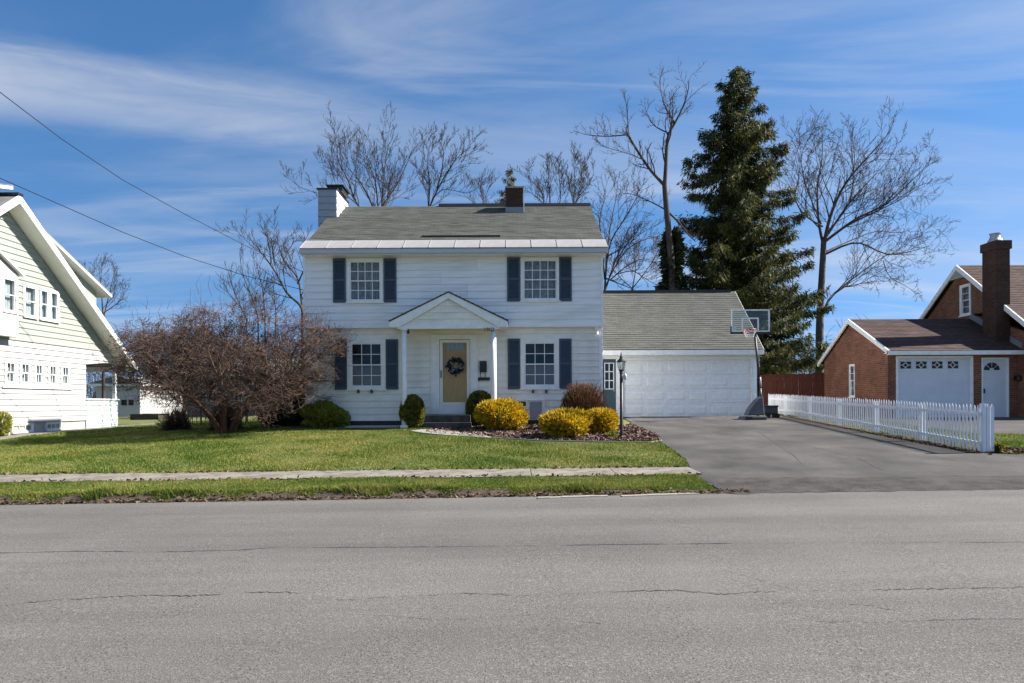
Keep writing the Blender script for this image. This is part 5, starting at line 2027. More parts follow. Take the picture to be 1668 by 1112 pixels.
# stone edging of the bed and the short walk to the steps
wa = [G(668, 703), G(690, 706.5), G(740, 711), G(800, 714.5)]
wb = [G(690, 700.5), G(716, 701.5), G(765, 707), G(800, 712.5)]
mb = MB()
vs, fs = [], []
for i, (a, b) in enumerate(zip(wa, wb)):
    vs += [(a.x, a.y, z1(a.x, a.y) + .035), (b.x, b.y, z1(b.x, b.y) + .035), (a.x, a.y, z1(a.x, a.y) - .05)]
    if i:
        k = 3 * i
        fs += [(k - 3, k, k + 1, k - 2), (k - 1, k + 2, k, k - 3)]
mb.add(vs, fs)
wk = mb.build('front_walk', M_CONC, None)
tag(wk, 'short curved concrete walk in front of the steps', kind='structure')
edg = MB()
ep = [G(800, 714), G(880, 718.5), G(980, 720.5), G(1060, 721.5), G(1078, 718)]
for a, b in zip(ep[:-1], ep[1:]):
    edg.hexa([(a.x, a.y - .04, a.z - .05), (b.x, b.y - .04, b.z - .05), (b.x, b.y + .04, b.z - .05), (a.x, a.y + .04, a.z - .05), (a.x, a.y - .03, a.z + .035), (b.x, b.y - .03, b.z + .035), (b.x, b.y + .04, b.z + .035), (a.x, a.y + .04, a.z + .035)])
tag(edg.build('bed_edging', mat('mossy_edging', (.22, .20, .13), .95, col2=(.30, .27, .22), scale=5), None), 'low stone edging along the front of the mulch bed', kind='structure')
gs = [(float(y), X(562, 21.8, 690), X(650, 21.8, 690)) for y in np.linspace(21.55, 22.3, 6)]
sheet('gravel_strip', gs, 12, .016, M_GRAVEL, 'strip of pale gravel at the foot of the house')
fs_rows = [(float(y), float(drive_right(y)) + .0, float(f0.x + (y - f0.y) * FD.x / FD.y + .25)) for y in np.arange(14.9, 25.9, .5)]
sheet('fence_verge', fs_rows, 6, .010, M_SOIL, 'strip of bare soil under the picket fence')
er = np.random.default_rng(8)
xs = np.linspace(-30, 3.6, 260)
V = []
for x in xs:
    yy = np.array([10.36, 10.5 + er.normal() * .01, 10.63 + er.normal() * .01, 10.72 + er.normal() * .015, 10.80 + er.normal() * .03])
    V.append(np.stack([np.full(5, x), yy, zt(np.full(5, x), yy) + np.array([.006, .012, .012, .008, -.02])], -1))
V = np.concatenate(V)
ii = np.arange(len(V)).reshape(len(xs), 5)
Q = np.stack([ii[:-1, :-1], ii[1:, :-1], ii[1:, 1:], ii[:-1, 1:]], -1).reshape(-1, 4)
tag(np_mesh('road_shoulder', V, Q, M_SOIL, None, True), 'eroded strip of bare dirt along the street edge', kind='structure')

# ------------------------------------------------------------------ plants
def bare_tree(name, label, limbs, trunk, seed, levels=4, dens=(5, 5, 4, 4), ratio=.5, m=None, twig=None, group=None, minr=.010, up=.22, spread=(25, 55), jitter=.18):
    """limbs, trunk: (list of points, r0, r1); side branches grow from them in all directions"""
    rng = random.Random(seed)
    big, small = [], []
    m = m or M_BARK
    twig = twig or M_TWIG

    def emit(pts, r0, r1):
        n = len(pts)
        A = np.array([tuple(p) for p in pts])
        R = np.linspace(r0, r1, n)
        (big if r0 > .035 else small).append((A, R))

    def at(pts, t):
        f = t * (len(pts) - 1)
        i = min(int(f), len(pts) - 2)
        return pts[i].lerp(pts[i + 1], f - i), (pts[i + 1] - pts[i]).normalized()

    def grow(p, d, L, r, lev):
        n = 5 if lev < 2 else 4 if lev < 3 else 3
        pts = [p]
        dd = d.copy()
        for i in range(n - 1):
            dd = (dd + Vector((rng.gauss(0, jitter), rng.gauss(0, jitter), rng.gauss(0, jitter) + up * .4))).normalized()
            pts.append(pts[-1] + dd * (L / (n - 1)))
        r1 = max(r * .45, minr * .6)
        emit(pts, max(r, minr), r1)
        kids(pts, max(r, minr), r1, L, lev)

    def kids(pts, r0, r1, L, lev, tmin=.25):
        if lev >= levels + 1:
            return
        n = dens[lev] if lev < len(dens) else 4
        for i in range(n):
            t = tmin + (1 - tmin) * (i + rng.random()) / n
            p, tg = at(pts, min(t, .999))
            ang = math.radians(rng.uniform(*spread))
            ax = Vector((rng.gauss(0, 1), rng.gauss(0, 1), rng.gauss(0, 1)))
            perp = (ax - tg * ax.dot(tg)).normalized()
            d = (tg * math.cos(ang) + perp * math.sin(ang) + Vector((0, 0, up))).normalized()
            ll = L * ratio * rng.uniform(.6, 1.15) * (1.15 - .5 * t)
            if ll < .13:
                continue
            rr_ = (r0 + (r1 - r0) * t) * .48
            grow(p, d, ll, rr_, lev + 1)

    def resample(pts, k):
        pts = [Vector(p) for p in pts]
        out = []
        for j in range(k):
            f = j / (k - 1) * (len(pts) - 1)
            i = min(int(f), len(pts) - 2)
            t = f - i
            p0, p1, p2, p3 = pts[max(i - 1, 0)], pts[i], pts[i + 1], pts[min(i + 2, len(pts) - 1)]
            out.append(.5 * ((2 * p1) + (p2 - p0) * t + (2 * p0 - 5 * p1 + 4 * p2 - p3) * t * t + (3 * p1 - p0 - 3 * p2 + p3) * t ** 3))
        return out

    SR = .62
    limbs = [(p, r0 * SR, max(r1 * SR, minr)) for p, r0, r1 in limbs]
    trunk = (trunk[0], trunk[1] * SR, trunk[2] * SR)
    minr = minr * .95
    ratio = ratio + .07
    dens = (dens[0] + 3, dens[1] + 1) + tuple(dens[2:])
    base = Vector(trunk[0][0])
    root = thing(name, base, label, 'tree', group)
    tp = resample(trunk[0], 8)
    tr_ = [(np.array([tuple(p) for p in tp]), np.linspace(trunk[1], trunk[2], 8))]
    for pts, r0, r1 in limbs:
        q = resample(pts, max(6, 3 * len(pts)))
        q = q[:max(5, int(len(q) * .94))]
        tr_.append((np.array([tuple(p) for p in q]), np.linspace(r0, r1, len(q))))
        L = sum((b - a).length for a, b in zip(q[:-1], q[1:]))
        kids(q, r0, r1, L, 0, .18)
    V, Q = tubes_np(tr_, 8)
    np_mesh('trunk', V, Q, m, root, True)
    if big:
        V, Q = tubes_np(big, 5)
        np_mesh('branches', V, Q, m, root, True)['kind'] = 'stuff'
    if small:
        V, Q = tubes_np(small, 3)
        o = np_mesh('crown', V, Q, twig, root)
        o['kind'] = 'stuff'
    return root


def tr(pts, sc, ox, oy, Y, rng, dep=.9):
    """pixels of one limb (in a crop of scale sc) to points round depth Y; the limb wanders in depth"""
    out, d = [], 0.0
    k = rng.uniform(-dep, dep)
    for i, (a, b) in enumerate(pts):
        out.append(P(ox + a / sc, oy + b / sc, Y + d))
        d += k * rng.uniform(.5, 1.5)
    return out


def from_ground(px, py, Y, ox_=0.0):
    top = P(px, py, Y)
    g = Vector((top.x + ox_, Y, z1(top.x, Y) - .2))
    return g, top


tg = random.Random(12)
# tall forked tree left of the spruce
Yt = 33.0
L2 = lambda p: tr(p, 2.712, 900, 90, Yt, tg)
g, top = from_ground(900 + 495 / 2.712, 90 + 575 / 2.712, Yt, .45)
tk = [g, P(900 + 530 / 2.712, 90 + 1000 / 2.712, Yt), P(900 + 515 / 2.712, 90 + 800 / 2.712, Yt), P(900 + 502 / 2.712, 90 + 660 / 2.712, Yt), top]
bare_tree('bare_tree', 'tall forked bare tree standing just left of the spruce', [
    (L2([(495, 575), (500, 500), (505, 400), (515, 345), (540, 300), (575, 230), (600, 150), (602, 60)]), .17, .03),
    (L2([(495, 575), (440, 515), (400, 460), (350, 380), (335, 350)]), .13, .08),
    (L2([(335, 350), (240, 357), (150, 350), (90, 330)]), .06, .012),
    (L2([(335, 350), (330, 250), (315, 150)]), .05, .010),
    (L2([(400, 460), (340, 435), (250, 410), (200, 395)]), .05, .012),
    (L2([(540, 300), (500, 230), (480, 160), (470, 90)]), .09, .015),
    (L2([(515, 345), (450, 310), (420, 260), (405, 220)]), .06, .012),
    (L2([(497, 680), (430, 645), (340, 610), (270, 620)]), .06, .012),
    (L2([(510, 690), (560, 740), (600, 790), (640, 830)]), .09, .03),
], (tk, .30, .19), 31, 4, (10, 5, 4, 3), .32, minr=.008, jitter=.25)
# big tree right of the spruce
Yt = 40.0
L3 = lambda p: tr(p, 2.47, 1200, 150, Yt, tg, 1.4)
g, top = from_ground(1200 + 350 / 2.47, 150 + 600 / 2.47, Yt, -.3)
tk = [g, P(1200 + 333 / 2.47, 150 + 1000 / 2.47, Yt), P(1200 + 337 / 2.47, 150 + 850 / 2.47, Yt), P(1200 + 345 / 2.47, 150 + 700 / 2.47, Yt), top]
bare_tree('bare_tree', 'large bare tree with wide limbs between the spruce and the brick house', [
    (L3([(348, 610), (330, 520), (325, 380), (345, 250), (340, 130)]), .16, .02),
    (L3([(352, 600), (380, 490), (430, 380), (500, 290), (600, 180), (620, 120)]), .17, .02),
    (L3([(352, 600), (370, 560), (450, 450), (470, 330), (460, 200), (470, 110)]), .12, .015),
    (L3([(355, 590), (450, 450), (540, 350), (640, 240)]), .12, .015),
    (L3([(356, 600), (480, 510), (600, 450), (700, 360), (800, 260)]), .14, .015),
    (L3([(358, 600), (440, 540), (560, 480), (680, 420), (770, 350)]), .10, .012),
    (L3([(360, 650), (480, 605), (600, 650), (700, 640), (800, 610)]), .11, .012),
    (L3([(345, 900), (375, 830), (430, 780), (520, 710), (620, 650), (740, 640)]), .15, .015),
    (L3([(360, 640), (450, 600), (560, 560), (680, 560), (800, 480)]), .08, .012),
    (L3([(590, 680), (615, 740), (680, 780), (750, 820)]), .04, .010),
    (L3([(345, 540), (270, 490), (235, 420), (250, 330), (220, 200)]), .09, .012),
    (L3([(340, 530), (280, 380), (250, 250), (200, 150)]), .07, .012),
], (tk, .42, .26), 47, 4, (12, 7, 5, 3), .36, m=M_PALEBARK, minr=.009, up=.18)
# trees behind the roof
Yt = 46.0
L4 = lambda p: tr(p, 3.475, 380, 190, Yt, tg, 1.2)
g, top = from_ground(380 + 825 / 3.475, 190 + 640 / 3.475, Yt)
bare_tree('bare_tree', 'bare spreading tree behind the roof, right of the white chimney', [
    (L4([(825, 640), (705, 500), (650, 360), (590, 230), (600, 110)]), .13, .015),
    (L4([(825, 640), (790, 510), (720, 370), (640, 270), (640, 150)]), .13, .015),
    (L4([(825, 640), (820, 510), (800, 350), (760, 250), (740, 130)]), .12, .015),
    (L4([(825, 640), (842, 510), (850, 350), (870, 200), (880, 100)]), .13, .015),
    (L4([(825, 640), (850, 500), (930, 380), (1000, 230), (1060, 130)]), .12, .015),
    (L4([(825, 640), (860, 500), (940, 450), (1060, 350)]), .08, .012),
    (L4([(705, 500), (600, 420), (520, 440), (380, 400), (330, 350)]), .05, .010),
    (L4([(690, 480), (560, 280), (470, 260)]), .04, .010),
], ([g, top.lerp(g, .5), top], .30, .22), 5, 4, (9, 6, 5, 3), .36, minr=.011, up=.3)
g, top = from_ground(380 + 1095 / 3.475, 190 + 620 / 3.475, Yt)
bare_tree('bare_tree', 'bare tree behind the middle of the roof, left of the brick chimney', [
    (L4([(1095, 620), (1105, 505), (1112, 380), (1100, 250), (1120, 120)]), .11, .012),
    (L4([(1095, 620), (1115, 505), (1190, 350), (1270, 230), (1370, 150)]), .11, .012),
    (L4([(1150, 430), (1180, 300), (1190, 200), (1170, 130)]), .07, .012),
    (L4([(1140, 450), (1200, 410), (1330, 430), (1400, 380)]), .05, .010),
    (L4([(1110, 390), (1060, 310), (1000, 260)]), .04, .010),
], ([g, top.lerp(g, .5), top], .22, .16), 9, 4, (9, 6, 5, 3), .38, minr=.011, up=.3)
Yt = 52.0
g, top = from_ground(380 + 1410 / 3.475, 190 + 640 / 3.475, Yt)
bare_tree('bare_tree', 'slender bare sapling just left of the small conifer behind the roof', [
    (L4([(1410, 640), (1415, 480), (1400, 400), (1440, 330)]), .06, .010),
    (L4([(1410, 600), (1430, 450), (1470, 360)]), .05, .010),
    (L4([(1410, 620), (1370, 500), (1300, 440)]), .05, .010),
], ([g, top.lerp(g, .5), top], .12, .08), 15, 3, (7, 5, 3), .4, minr=.011, up=.3)
# left tree by the house corner
Yt = 32.0
L5 = lambda p: tr(p, 5.295, 360, 330, Yt, tg, .7)
g, top = from_ground(360 + 705 / 5.295, 330 + 960 / 5.295, Yt)
bare_tree('bare_tree', 'dark bare tree rising beside the left corner of the white house', [
    (L5([(705, 960), (680, 880), (570, 780), (500, 650), (430, 540), (350, 430), (220, 270), (180, 160)]), .11, .012),
    (L5([(705, 960), (695, 850), (660, 650), (540, 490), (490, 320), (470, 90)]), .11, .012),
    (L5([(430, 540), (420, 400), (390, 260), (380, 130)]), .05, .010),
    (L5([(460, 540), (430, 350), (340, 200)]), .04, .010),
    (L5([(540, 490), (640, 330), (720, 340)]), .04, .010),
    (L5([(660, 640), (600, 480), (560, 370)]), .04, .010),
    (L5([(520, 715), (440, 685), (380, 720)]), .05, .012),
    (L5([(660, 700), (720, 560), (740, 420), (700, 200)]), .07, .012),
], ([g, top.lerp(g, .5), top], .20, .14), 23, 4, (9, 6, 5, 3), .34, minr=.009, up=.25)
Yt = 30.0
for (bx_, lims, lab) in ((380, [[(380, 1000), (370, 850), (350, 700), (310, 550), (300, 480)], [(365, 800), (440, 690), (510, 720)], [(355, 720), (400, 560)]], 'thin upright bare sapling behind the right half of the crabapple'),
                         (290, [[(320, 1000), (280, 850), (210, 680), (170, 520), (160, 400)], [(250, 780), (170, 670)], [(300, 900), (240, 760)]], 'leaning bare sapling behind the crabapple, nearest the wires'),
                         (470, [[(470, 1050), (470, 900), (440, 810), (400, 770)], [(475, 920), (530, 860), (570, 780)], [(470, 910), (455, 780), (450, 680)]], 'small forked bare sapling behind the crabapple beside the house'),
                         (190, [[(220, 1000), (150, 850), (90, 700), (50, 540)], [(170, 900), (60, 770), (20, 640)], [(130, 800), (60, 600)]], 'leftmost bare sapling leaning left behind the crabapple')):
    g, top = from_ground(360 + lims[0][0][0] / 5.295, 330 + lims[0][0][1] / 5.295, Yt)
    bare_tree('bare_sapling', lab, [(L5(l), .05 if i == 0 else .03, .010) for i, l in enumerate(lims)], ([g, top.lerp(g, .5), top], .07, .05), bx_, 3, (7, 4, 3), .35, minr=.008, up=.3, group='bare saplings behind the crabapple')
# trees right of the roof
Yt = 48.0
L6 = lambda p: tr(p, 4.446, 860, 230, Yt, tg, 1.0)
g, top = from_ground(860 + 150 / 4.446, 230 + 620 / 4.446, Yt)
bare_tree('bare_tree', 'bare tree behind the right half of the roof, right of the brick chimney', [
    (L6([(150, 620), (115, 450), (100, 370), (20, 280), (-10, 220)]), .08, .012),
    (L6([(150, 620), (160, 440), (150, 250), (160, 140)]), .08, .012),
    (L6([(150, 620), (230, 450), (225, 250), (210, 160)]), .08, .012),
    (L6([(155, 500), (60, 400), (-20, 350)]), .05, .010),
], ([g, top.lerp(g, .5), top], .18, .13), 61, 4, (9, 6, 5, 3), .38, minr=.012, up=.3)
g, top = from_ground(860 + 330 / 4.446, 230 + 620 / 4.446, Yt)
bare_tree('bare_tree', 'bare tree behind the right end of the roof ridge', [
    (L6([(330, 620), (330, 445), (340, 300), (330, 110)]), .09, .012),
    (L6([(330, 620), (345, 440), (410, 350), (500, 200)]), .09, .012),
    (L6([(340, 340), (390, 220), (410, 150)]), .05, .010),
    (L6([(330, 460), (300, 320), (270, 200)]), .05, .010),
], ([g, top.lerp(g, .5), top], .18, .13), 67, 4, (9, 6, 5, 3), .38, minr=.012, up=.3)
Yt = 38.0
g, top = from_ground(860 + 555 / 4.446, 230 + 1090 / 4.446, Yt)
bare_tree('bare_tree', 'arching many-branched bare tree above the garage beside the house corner', [
    (L6([(555, 1090), (620, 900), (700, 700), (830, 430)]), .09, .012),
    (L6([(555, 1090), (570, 850), (600, 600), (640, 400), (650, 250)]), .09, .012),
    (L6([(555, 1090), (590, 760), (700, 560), (790, 400), (800, 300)]), .08, .012),
    (L6([(600, 1000), (720, 900), (850, 850), (960, 900)]), .06, .012),
    (L6([(580, 830), (700, 760), (830, 660), (940, 600)]), .07, .012),
    (L6([(560, 990), (660, 1030), (800, 1085)]), .08, .02),
    (L6([(555, 1000), (540, 800), (520, 560), (560, 400), (540, 330)]), .07, .012),
    (L6([(560, 1050), (700, 800), (880, 700), (1000, 720)]), .06, .012),
    (L6([(650, 960), (760, 940), (860, 1000), (1000, 1080)]), .05, .012),
    (L6([(640, 900), (690, 780), (860, 560)]), .05, .012),
], ([g, top.lerp(g, .5), top], .20, .15), 71, 4, (8, 5, 4, 2), .34, minr=.010, up=.15)
Yt = 45.0
g, top = from_ground(1030, 470, Yt)
bare_tree('bare_tree', 'low hazy bare tree behind the garage roof, left of the forked tree', [
    (tr([(1030, 470), (1000, 440), (985, 400)], 1, 0, 0, Yt, tg), .06, .010),
    (tr([(1030, 470), (1035, 430), (1020, 390)], 1, 0, 0, Yt, tg), .06, .010),
    (tr([(1030, 470), (1060, 430), (1075, 400)], 1, 0, 0, Yt, tg), .06, .010),
], ([g, top.lerp(g, .5), top], .2, .12), 77, 4, (9, 6, 4, 3), .5, minr=.010, up=.2, twig=M_REDTWIG)
# tree behind the left house
Yt = 48.0
g, top = from_ground(168, 520, Yt)
bare_tree('bare_tree', 'distant bare tree just behind the roof of the green and white house', [
    (tr([(168, 520), (165, 470), (160, 425)], 1, 0, 0, Yt, tg), .09, .012),
    (tr([(168, 520), (180, 470), (190, 430)], 1, 0, 0, Yt, tg), .08, .012),
    (tr([(168, 520), (150, 480), (138, 440)], 1, 0, 0, Yt, tg), .08, .012),
    (tr([(168, 510), (195, 490), (205, 470)], 1, 0, 0, Yt, tg), .07, .012),
], ([g, top.lerp(g, .5), top], .2, .14), 83, 4, (7, 5, 4, 3), .42, minr=.010, up=.2)
# far thicket closing the view under the crabapple
for i, (px, Yt, sd) in enumerate(((250, 58, 3), (320, 62, 4), (390, 60, 5), (450, 58, 6), (300, 44, 8), (360, 42, 9))):
    labs = ('far bare tree above the shed roof', 'far bare tree right of the shed', 'far bare tree behind the crabapple trunk', 'far bare tree left of the white house', 'leafless thicket tree beside the shed wall', 'leafless thicket tree behind the garden fence')
    g, top = from_ground(px, 625, Yt)
    bare_tree('bare_tree', labs[i], [
        ([top, P(px - 18, 590, Yt - 1), P(px - 30, 545, Yt - 2)], .10, .015),
        ([top, P(px, 580, Yt + 1), P(px + 4, 535, Yt + 1)], .10, .015),
        ([top, P(px + 20, 595, Yt), P(px + 34, 550, Yt + 1)], .10, .015),
        ([g.lerp(top, .4), P(px - 25, 640, Yt), P(px - 40, 610, Yt)], .08, .015),
        ([g.lerp(top, .4), P(px + 25, 640, Yt - 1), P(px + 38, 610, Yt - 1)], .08, .015),
    ], ([g, top.lerp(g, .5), top], .22, .14), sd, 2, (6, 5, 4), .5, minr=.018, up=.15, group='leafless trees behind the crabapple', twig=M_TWIG)


def far_wood():
    """leafless wood closing the horizon behind the gardens"""
    rng = np.random.default_rng(77)
    pol = []
    n = 1500
    x = rng.uniform(-95, 100, n)
    y = rng.uniform(78, 105, n)
    h = rng.uniform(4.5, 8.5, n) * (1 + .25 * np.sin(x * .15) + .15 * np.sin(x * .37 + 2))
    g = zt(x, y)
    for i in range(n):
        p = np.array([x[i], y[i], g[i] - .1])
        lean = rng.normal(0, .08, 2)
        tp = p + np.array([lean[0] * h[i], lean[1] * h[i], h[i]])
        pol.append((np.stack([p, (p + tp) / 2 + rng.normal(0, .12, 3), tp]), np.array([.07, .05, .02])))
        for k in range(9):
            t = rng.uniform(.1, .98)
            s_ = p + (tp - p) * t
            a = rng.uniform(0, 6.28)
            L = h[i] * rng.uniform(.12, .34)
            e = s_ + np.array([math.cos(a) * L * .7, math.sin(a) * L * .7, L * rng.uniform(.2, .9)])
            pol.append((np.stack([s_, (s_ + e) / 2 + rng.normal(0, .1, 3), e]), np.array([.035, .028, .018])))
    V, Q = tubes_np(pol, 3)
    tag(np_mesh('far_wood', V, Q, M_TWIG, None), 'far-off leafless brown wood along the horizon', 'wood', kind='stuff')


far_wood()
# grey house glimpsed behind the crabapple
gY = 46.0
gz_ = z1(-20, gY)
gA, gB = X(305, gY, 640), X(470, gY, 640)
gh = thing('grey_house', ((gA + gB) / 2, gY, gz_), 'grey house glimpsed low behind the crabapple and garden fence', 'house')
FGh = Frame((0, gY, 0), (1, 0, 0), (0, -1, 0))
ww_ = [(gA + 1.2 + i * 1.7, gA + 2.0 + i * 1.7, gz_ + 1.0, gz_ + 2.1) for i in range(3)]
M_GREYH = mat('grey_house_siding', (.22, .225, .24), .7, col2=(.18, .185, .2), scale=2)
plank_wall(gh, FGh, lambda z: (gA, gB), gz_ - .2, gz_ + 2.7, .24, ww_, M_GREYH)
for w in ww_:
    window(gh, FGh, w[0], w[1], w[2], w[3], 1, 1, .08, M_CURTAIN)
MB().box(gA, gB, gY + .11, gY + 5, gz_ - .2, gz_ + 2.65).build('body', M_GREYH, gh)
MB().prism([(gA - .3, gY - .4, gz_ + 2.7), (gA - .3, gY + 5.4, gz_ + 2.7), (gA - .3, gY + 2.5, gz_ + 4.0)], (gB - gA + .6, 0, 0)).build('roof', lroofm, gh)


# ---- crabapple: dense reddish twigs filling a wide dome
def crab():
    base = G(405, 697)
    base = Vector((base.x, 20.9, z1(base.x, 20.9)))
    root = thing('crabapple_tree', base, 'wide low crabapple with dense reddish bare twigs on the left lawn', 'tree')
    rng = np.random.default_rng(17)
    prng = random.Random(17)
    sc = F_PX / base.y
    cxp, zc0 = (375 - CX) / sc, base.z
    cen = np.array([cxp, base.y + .1, 0])

    def envelope(x):
        """top and bottom of the crown over x (image columns measured in the photo)"""
        px = CX + x * sc
        top = np.interp(px, [200, 225, 265, 310, 350, 400, 450, 490, 530, 555], [565, 535, 508, 492, 486, 470, 486, 505, 522, 548])
        bot = np.interp(px, [200, 230, 270, 330, 400, 470, 510, 555], [620, 650, 658, 668, 676, 672, 662, 618])
        return CAMZ + (HY - 3 - top) / sc, CAMZ + (HY - 3 - bot) / sc

    def targets(n):
        out = []
        while len(out) < n:
            a = rng.uniform(0, 2 * np.pi, n)
            r = np.sqrt(rng.random(n))
            x = cxp + 3.38 * r * np.cos(a)
            y = base.y + .1 + 2.3 * r * np.sin(a)
            t, b = envelope(x)
            k = 1 - .55 * ((y - base.y - .1) / 2.3) ** 2
            z = b + (t - b) * rng.random(n) ** .8 * k
            out += list(np.stack([x, y, z], -1))
        return np.array(out[:n])

    clump = targets(120)
    limbs = []
    nodes, dirs = [], []
    for i in range(9):
        a = 2 * math.pi * i / 9 + prng.uniform(-.2, .2)
        p0 = Vector((base.x + .16 * math.cos(a), base.y + .16 * math.sin(a), base.z - .1))
        pts = [p0]
        d = Vector((math.cos(a) * .22, math.sin(a) * .22, 1)).normalized()
        R = prng.uniform(1.2, 1.9)
        for k in range(7):
            d = (d + Vector((math.cos(a) * .17, math.sin(a) * .17, -.02 + prng.uniform(-.12, .1)))).normalized()
            pts.append(pts[-1] + d * R / 5)
        A = np.array([tuple(p) for p in pts])
        limbs.append((A, np.linspace(.062, .022, len(A))))
        nodes += list(A[2:])
        dirs += list(np.gradient(A, axis=0)[2:])
    V, Q = tubes_np(limbs, 7)
    np_mesh('trunk', V, Q, M_RUSTBARK, root, True)
    nodes = np.array(nodes)
    allp = {0: [], 1: [], 2: []}
    buds = []
    for lev, (n, r0, lim) in enumerate(((220, .020, 1.9), (2200, .009, .9), (15000, .0050, .45))):
        tgt = targets(n)
        if lev:
            near = rng.random(n) < .68
            tgt[near] = clump[rng.integers(0, len(clump), int(near.sum()))] + rng.normal(0, .27, (int(near.sum()), 3)) * np.array([1, 1, .7])
        D = ((tgt[:, None, 0] - nodes[None, :, 0]) ** 2 + (tgt[:, None, 1] - nodes[None, :, 1]) ** 2 + (tgt[:, None, 2] - nodes[None, :, 2]) ** 2) if n * len(nodes) < 4e6 else None
        if D is None:
            idx_ = np.concatenate([np.argmin(((tgt[i:i + 400, None, :] - nodes[None]) ** 2).sum(-1), 1) for i in range(0, n, 400)])
        else:
            idx_ = D.argmin(1)
        st = nodes[idx_]
        vec = tgt - st
        ln = np.linalg.norm(vec, axis=1, keepdims=True)
        en = st + vec / (ln + 1e-9) * np.minimum(ln, lim * rng.uniform(.6, 1.2, (n, 1)))
        if lev == 2:
            # last shoots run sideways and up, as whips do
            en = en + rng.normal(0, .14, (n, 3)) * np.array([1.3, 1.3, .8]) + np.array([0, 0, .04])
        K = 4
        t = np.linspace(0, 1, K)[None, :, None]
        A = st[:, None, :] * (1 - t) + en[:, None, :] * t
        A[:, 1:-1] += rng.normal(0, .05 if lev else .09, (n, K - 2, 3))
        for p in A:
            allp[lev].append((p, np.linspace(r0, r0 * .5, K)))
        nodes = np.concatenate([nodes, A[:, 1:].reshape(-1, 3)])
        if lev == 2:
            buds = A[:, 1:].reshape(-1, 3)
    V, Q = tubes_np(allp[0], 5)
    np_mesh('branches', V, Q, M_REDTWIG, root, True)
    V, Q = tubes_np(allp[1] + allp[2], 3)
    np_mesh('crown', V, Q, M_REDTWIG, root)['kind'] = 'stuff'
    # tall whips above the dome
    wh = []
    for i in range(70):
        tt = targets(1)[0]
        t_, b_ = envelope(np.array([tt[0]]))
        p = np.array([tt[0], tt[1], float(t_[0]) - .25])
        hh = rng.uniform(.25, .65)
        wh.append((np.stack([p, p + np.array([rng.normal(0, .05), rng.normal(0, .05), hh * .5]), p + np.array([rng.normal(0, .12), rng.normal(0, .1), hh])]), np.array([.007, .005, .003])))
    V, Q = tubes_np(wh, 3)
    np_mesh('whips', V, Q, M_REDTWIG, root)['kind'] = 'stuff'
    sel = buds[rng.integers(0, len(buds), 9000)]
    V, Q = leaves(9000, lambda n: (sel, rng.normal(size=(n, 3))), .045, .022, rng)
    np_mesh('buds', V, Q, M_BUD, root, col=rng.random(len(Q)))['kind'] = 'stuff'


crab()


# ---- conifers
def conifer(name, label, px, Y, top_py, prof, seed, m, nb=240, zlow=.12, leafL=.26, leafW=.045, per=46, droop=.5):
    """prof: (fraction of height from the top, radius left, radius right) in metres"""
    rng = np.random.default_rng(seed)
    top = P(px, top_py, Y)
    gz = z1(top.x, Y)
    H = top.z - gz
    root = thing(name, (top.x, Y, gz), label, 'tree')
    MB().tube([(top.x, Y, gz - .2), (top.x, Y, gz + H * .5), (top.x, Y, gz + H * .97)], [.30 * H / 18, .18 * H / 18, .02], 8).build('trunk', M_BARK, root, True)
    fr_ = np.array([p[0] for p in prof])
    rl = np.array([p[1] for p in prof])
    rr_ = np.array([p[2] for p in prof])
    br, C, D = [], [], []
    for i in range(nb):
        f = (1 - zlow) * ((i + rng.random()) / nb) ** .85
        f = max(f, .012)
        a = i * 2.39996 + rng.normal(0, .3)
        side = .5 + .5 * math.cos(a)
        R = np.interp(f, fr_, rl) * (1 - side) + np.interp(f, fr_, rr_) * side
        R *= rng.uniform(.45, 1.3) if rng.random() < .85 else rng.uniform(1.1, 1.45)
        z0 = top.z - f * H
        K = 6
        t = np.linspace(0, 1, K)
        pth = np.stack([top.x + R * t * math.cos(a), Y + R * t * math.sin(a), z0 + R * (.10 * t - droop * t ** 1.5 + (droop * .75) * t ** 3)], -1)
        br.append((pth, np.linspace(.05 * (R / 3 + .2), .008, K)))
        n = max(8, int(per * (R / 2.5)))
        tt = rng.random(n) ** .7
        idx_ = np.clip((tt * (K - 1)).astype(int), 0, K - 2)
        fr2 = (tt * (K - 1) - idx_)[:, None]
        c = pth[idx_] * (1 - fr2) + pth[idx_ + 1] * fr2
        lat = np.array([-math.sin(a), math.cos(a), 0])
        w = (rng.random(n) - .5) * .50 * (.25 + .8 * (1 - tt)) * min(R, 2.6)
        c = c + lat[None] * w[:, None] + np.array([0, 0, 1])[None] * (-np.abs(w) * .30 + rng.normal(0, .05, n))[:, None]
        d = np.stack([math.cos(a) * np.ones(n) * .55, math.sin(a) * np.ones(n) * .55, -np.ones(n) * rng.uniform(.3, 1.6, n)], -1) + lat[None] * np.sign(w)[:, None] * .35
        C.append(c)
        D.append(d)
    V, Q = tubes_np(br, 4)
    np_mesh('branches', V, Q, M_BARK, root, True)
    C, D = np.concatenate(C), np.concatenate(D)
    # every spray is a few narrow leaflets
    k = 9
    C2 = np.repeat(C, k, 0) + rng.normal(0, .085, (len(C) * k, 3))
    D2 = np.repeat(D, k, 0) + rng.normal(0, .25, (len(C) * k, 3))
    V, Q = leaves(len(C2), lambda n: (C2, D2), leafL, leafW, rng)
    np_mesh('crown', V, Q, m, root, col=np.repeat(rng.random(len(C)), k))['kind'] = 'stuff'
    return root


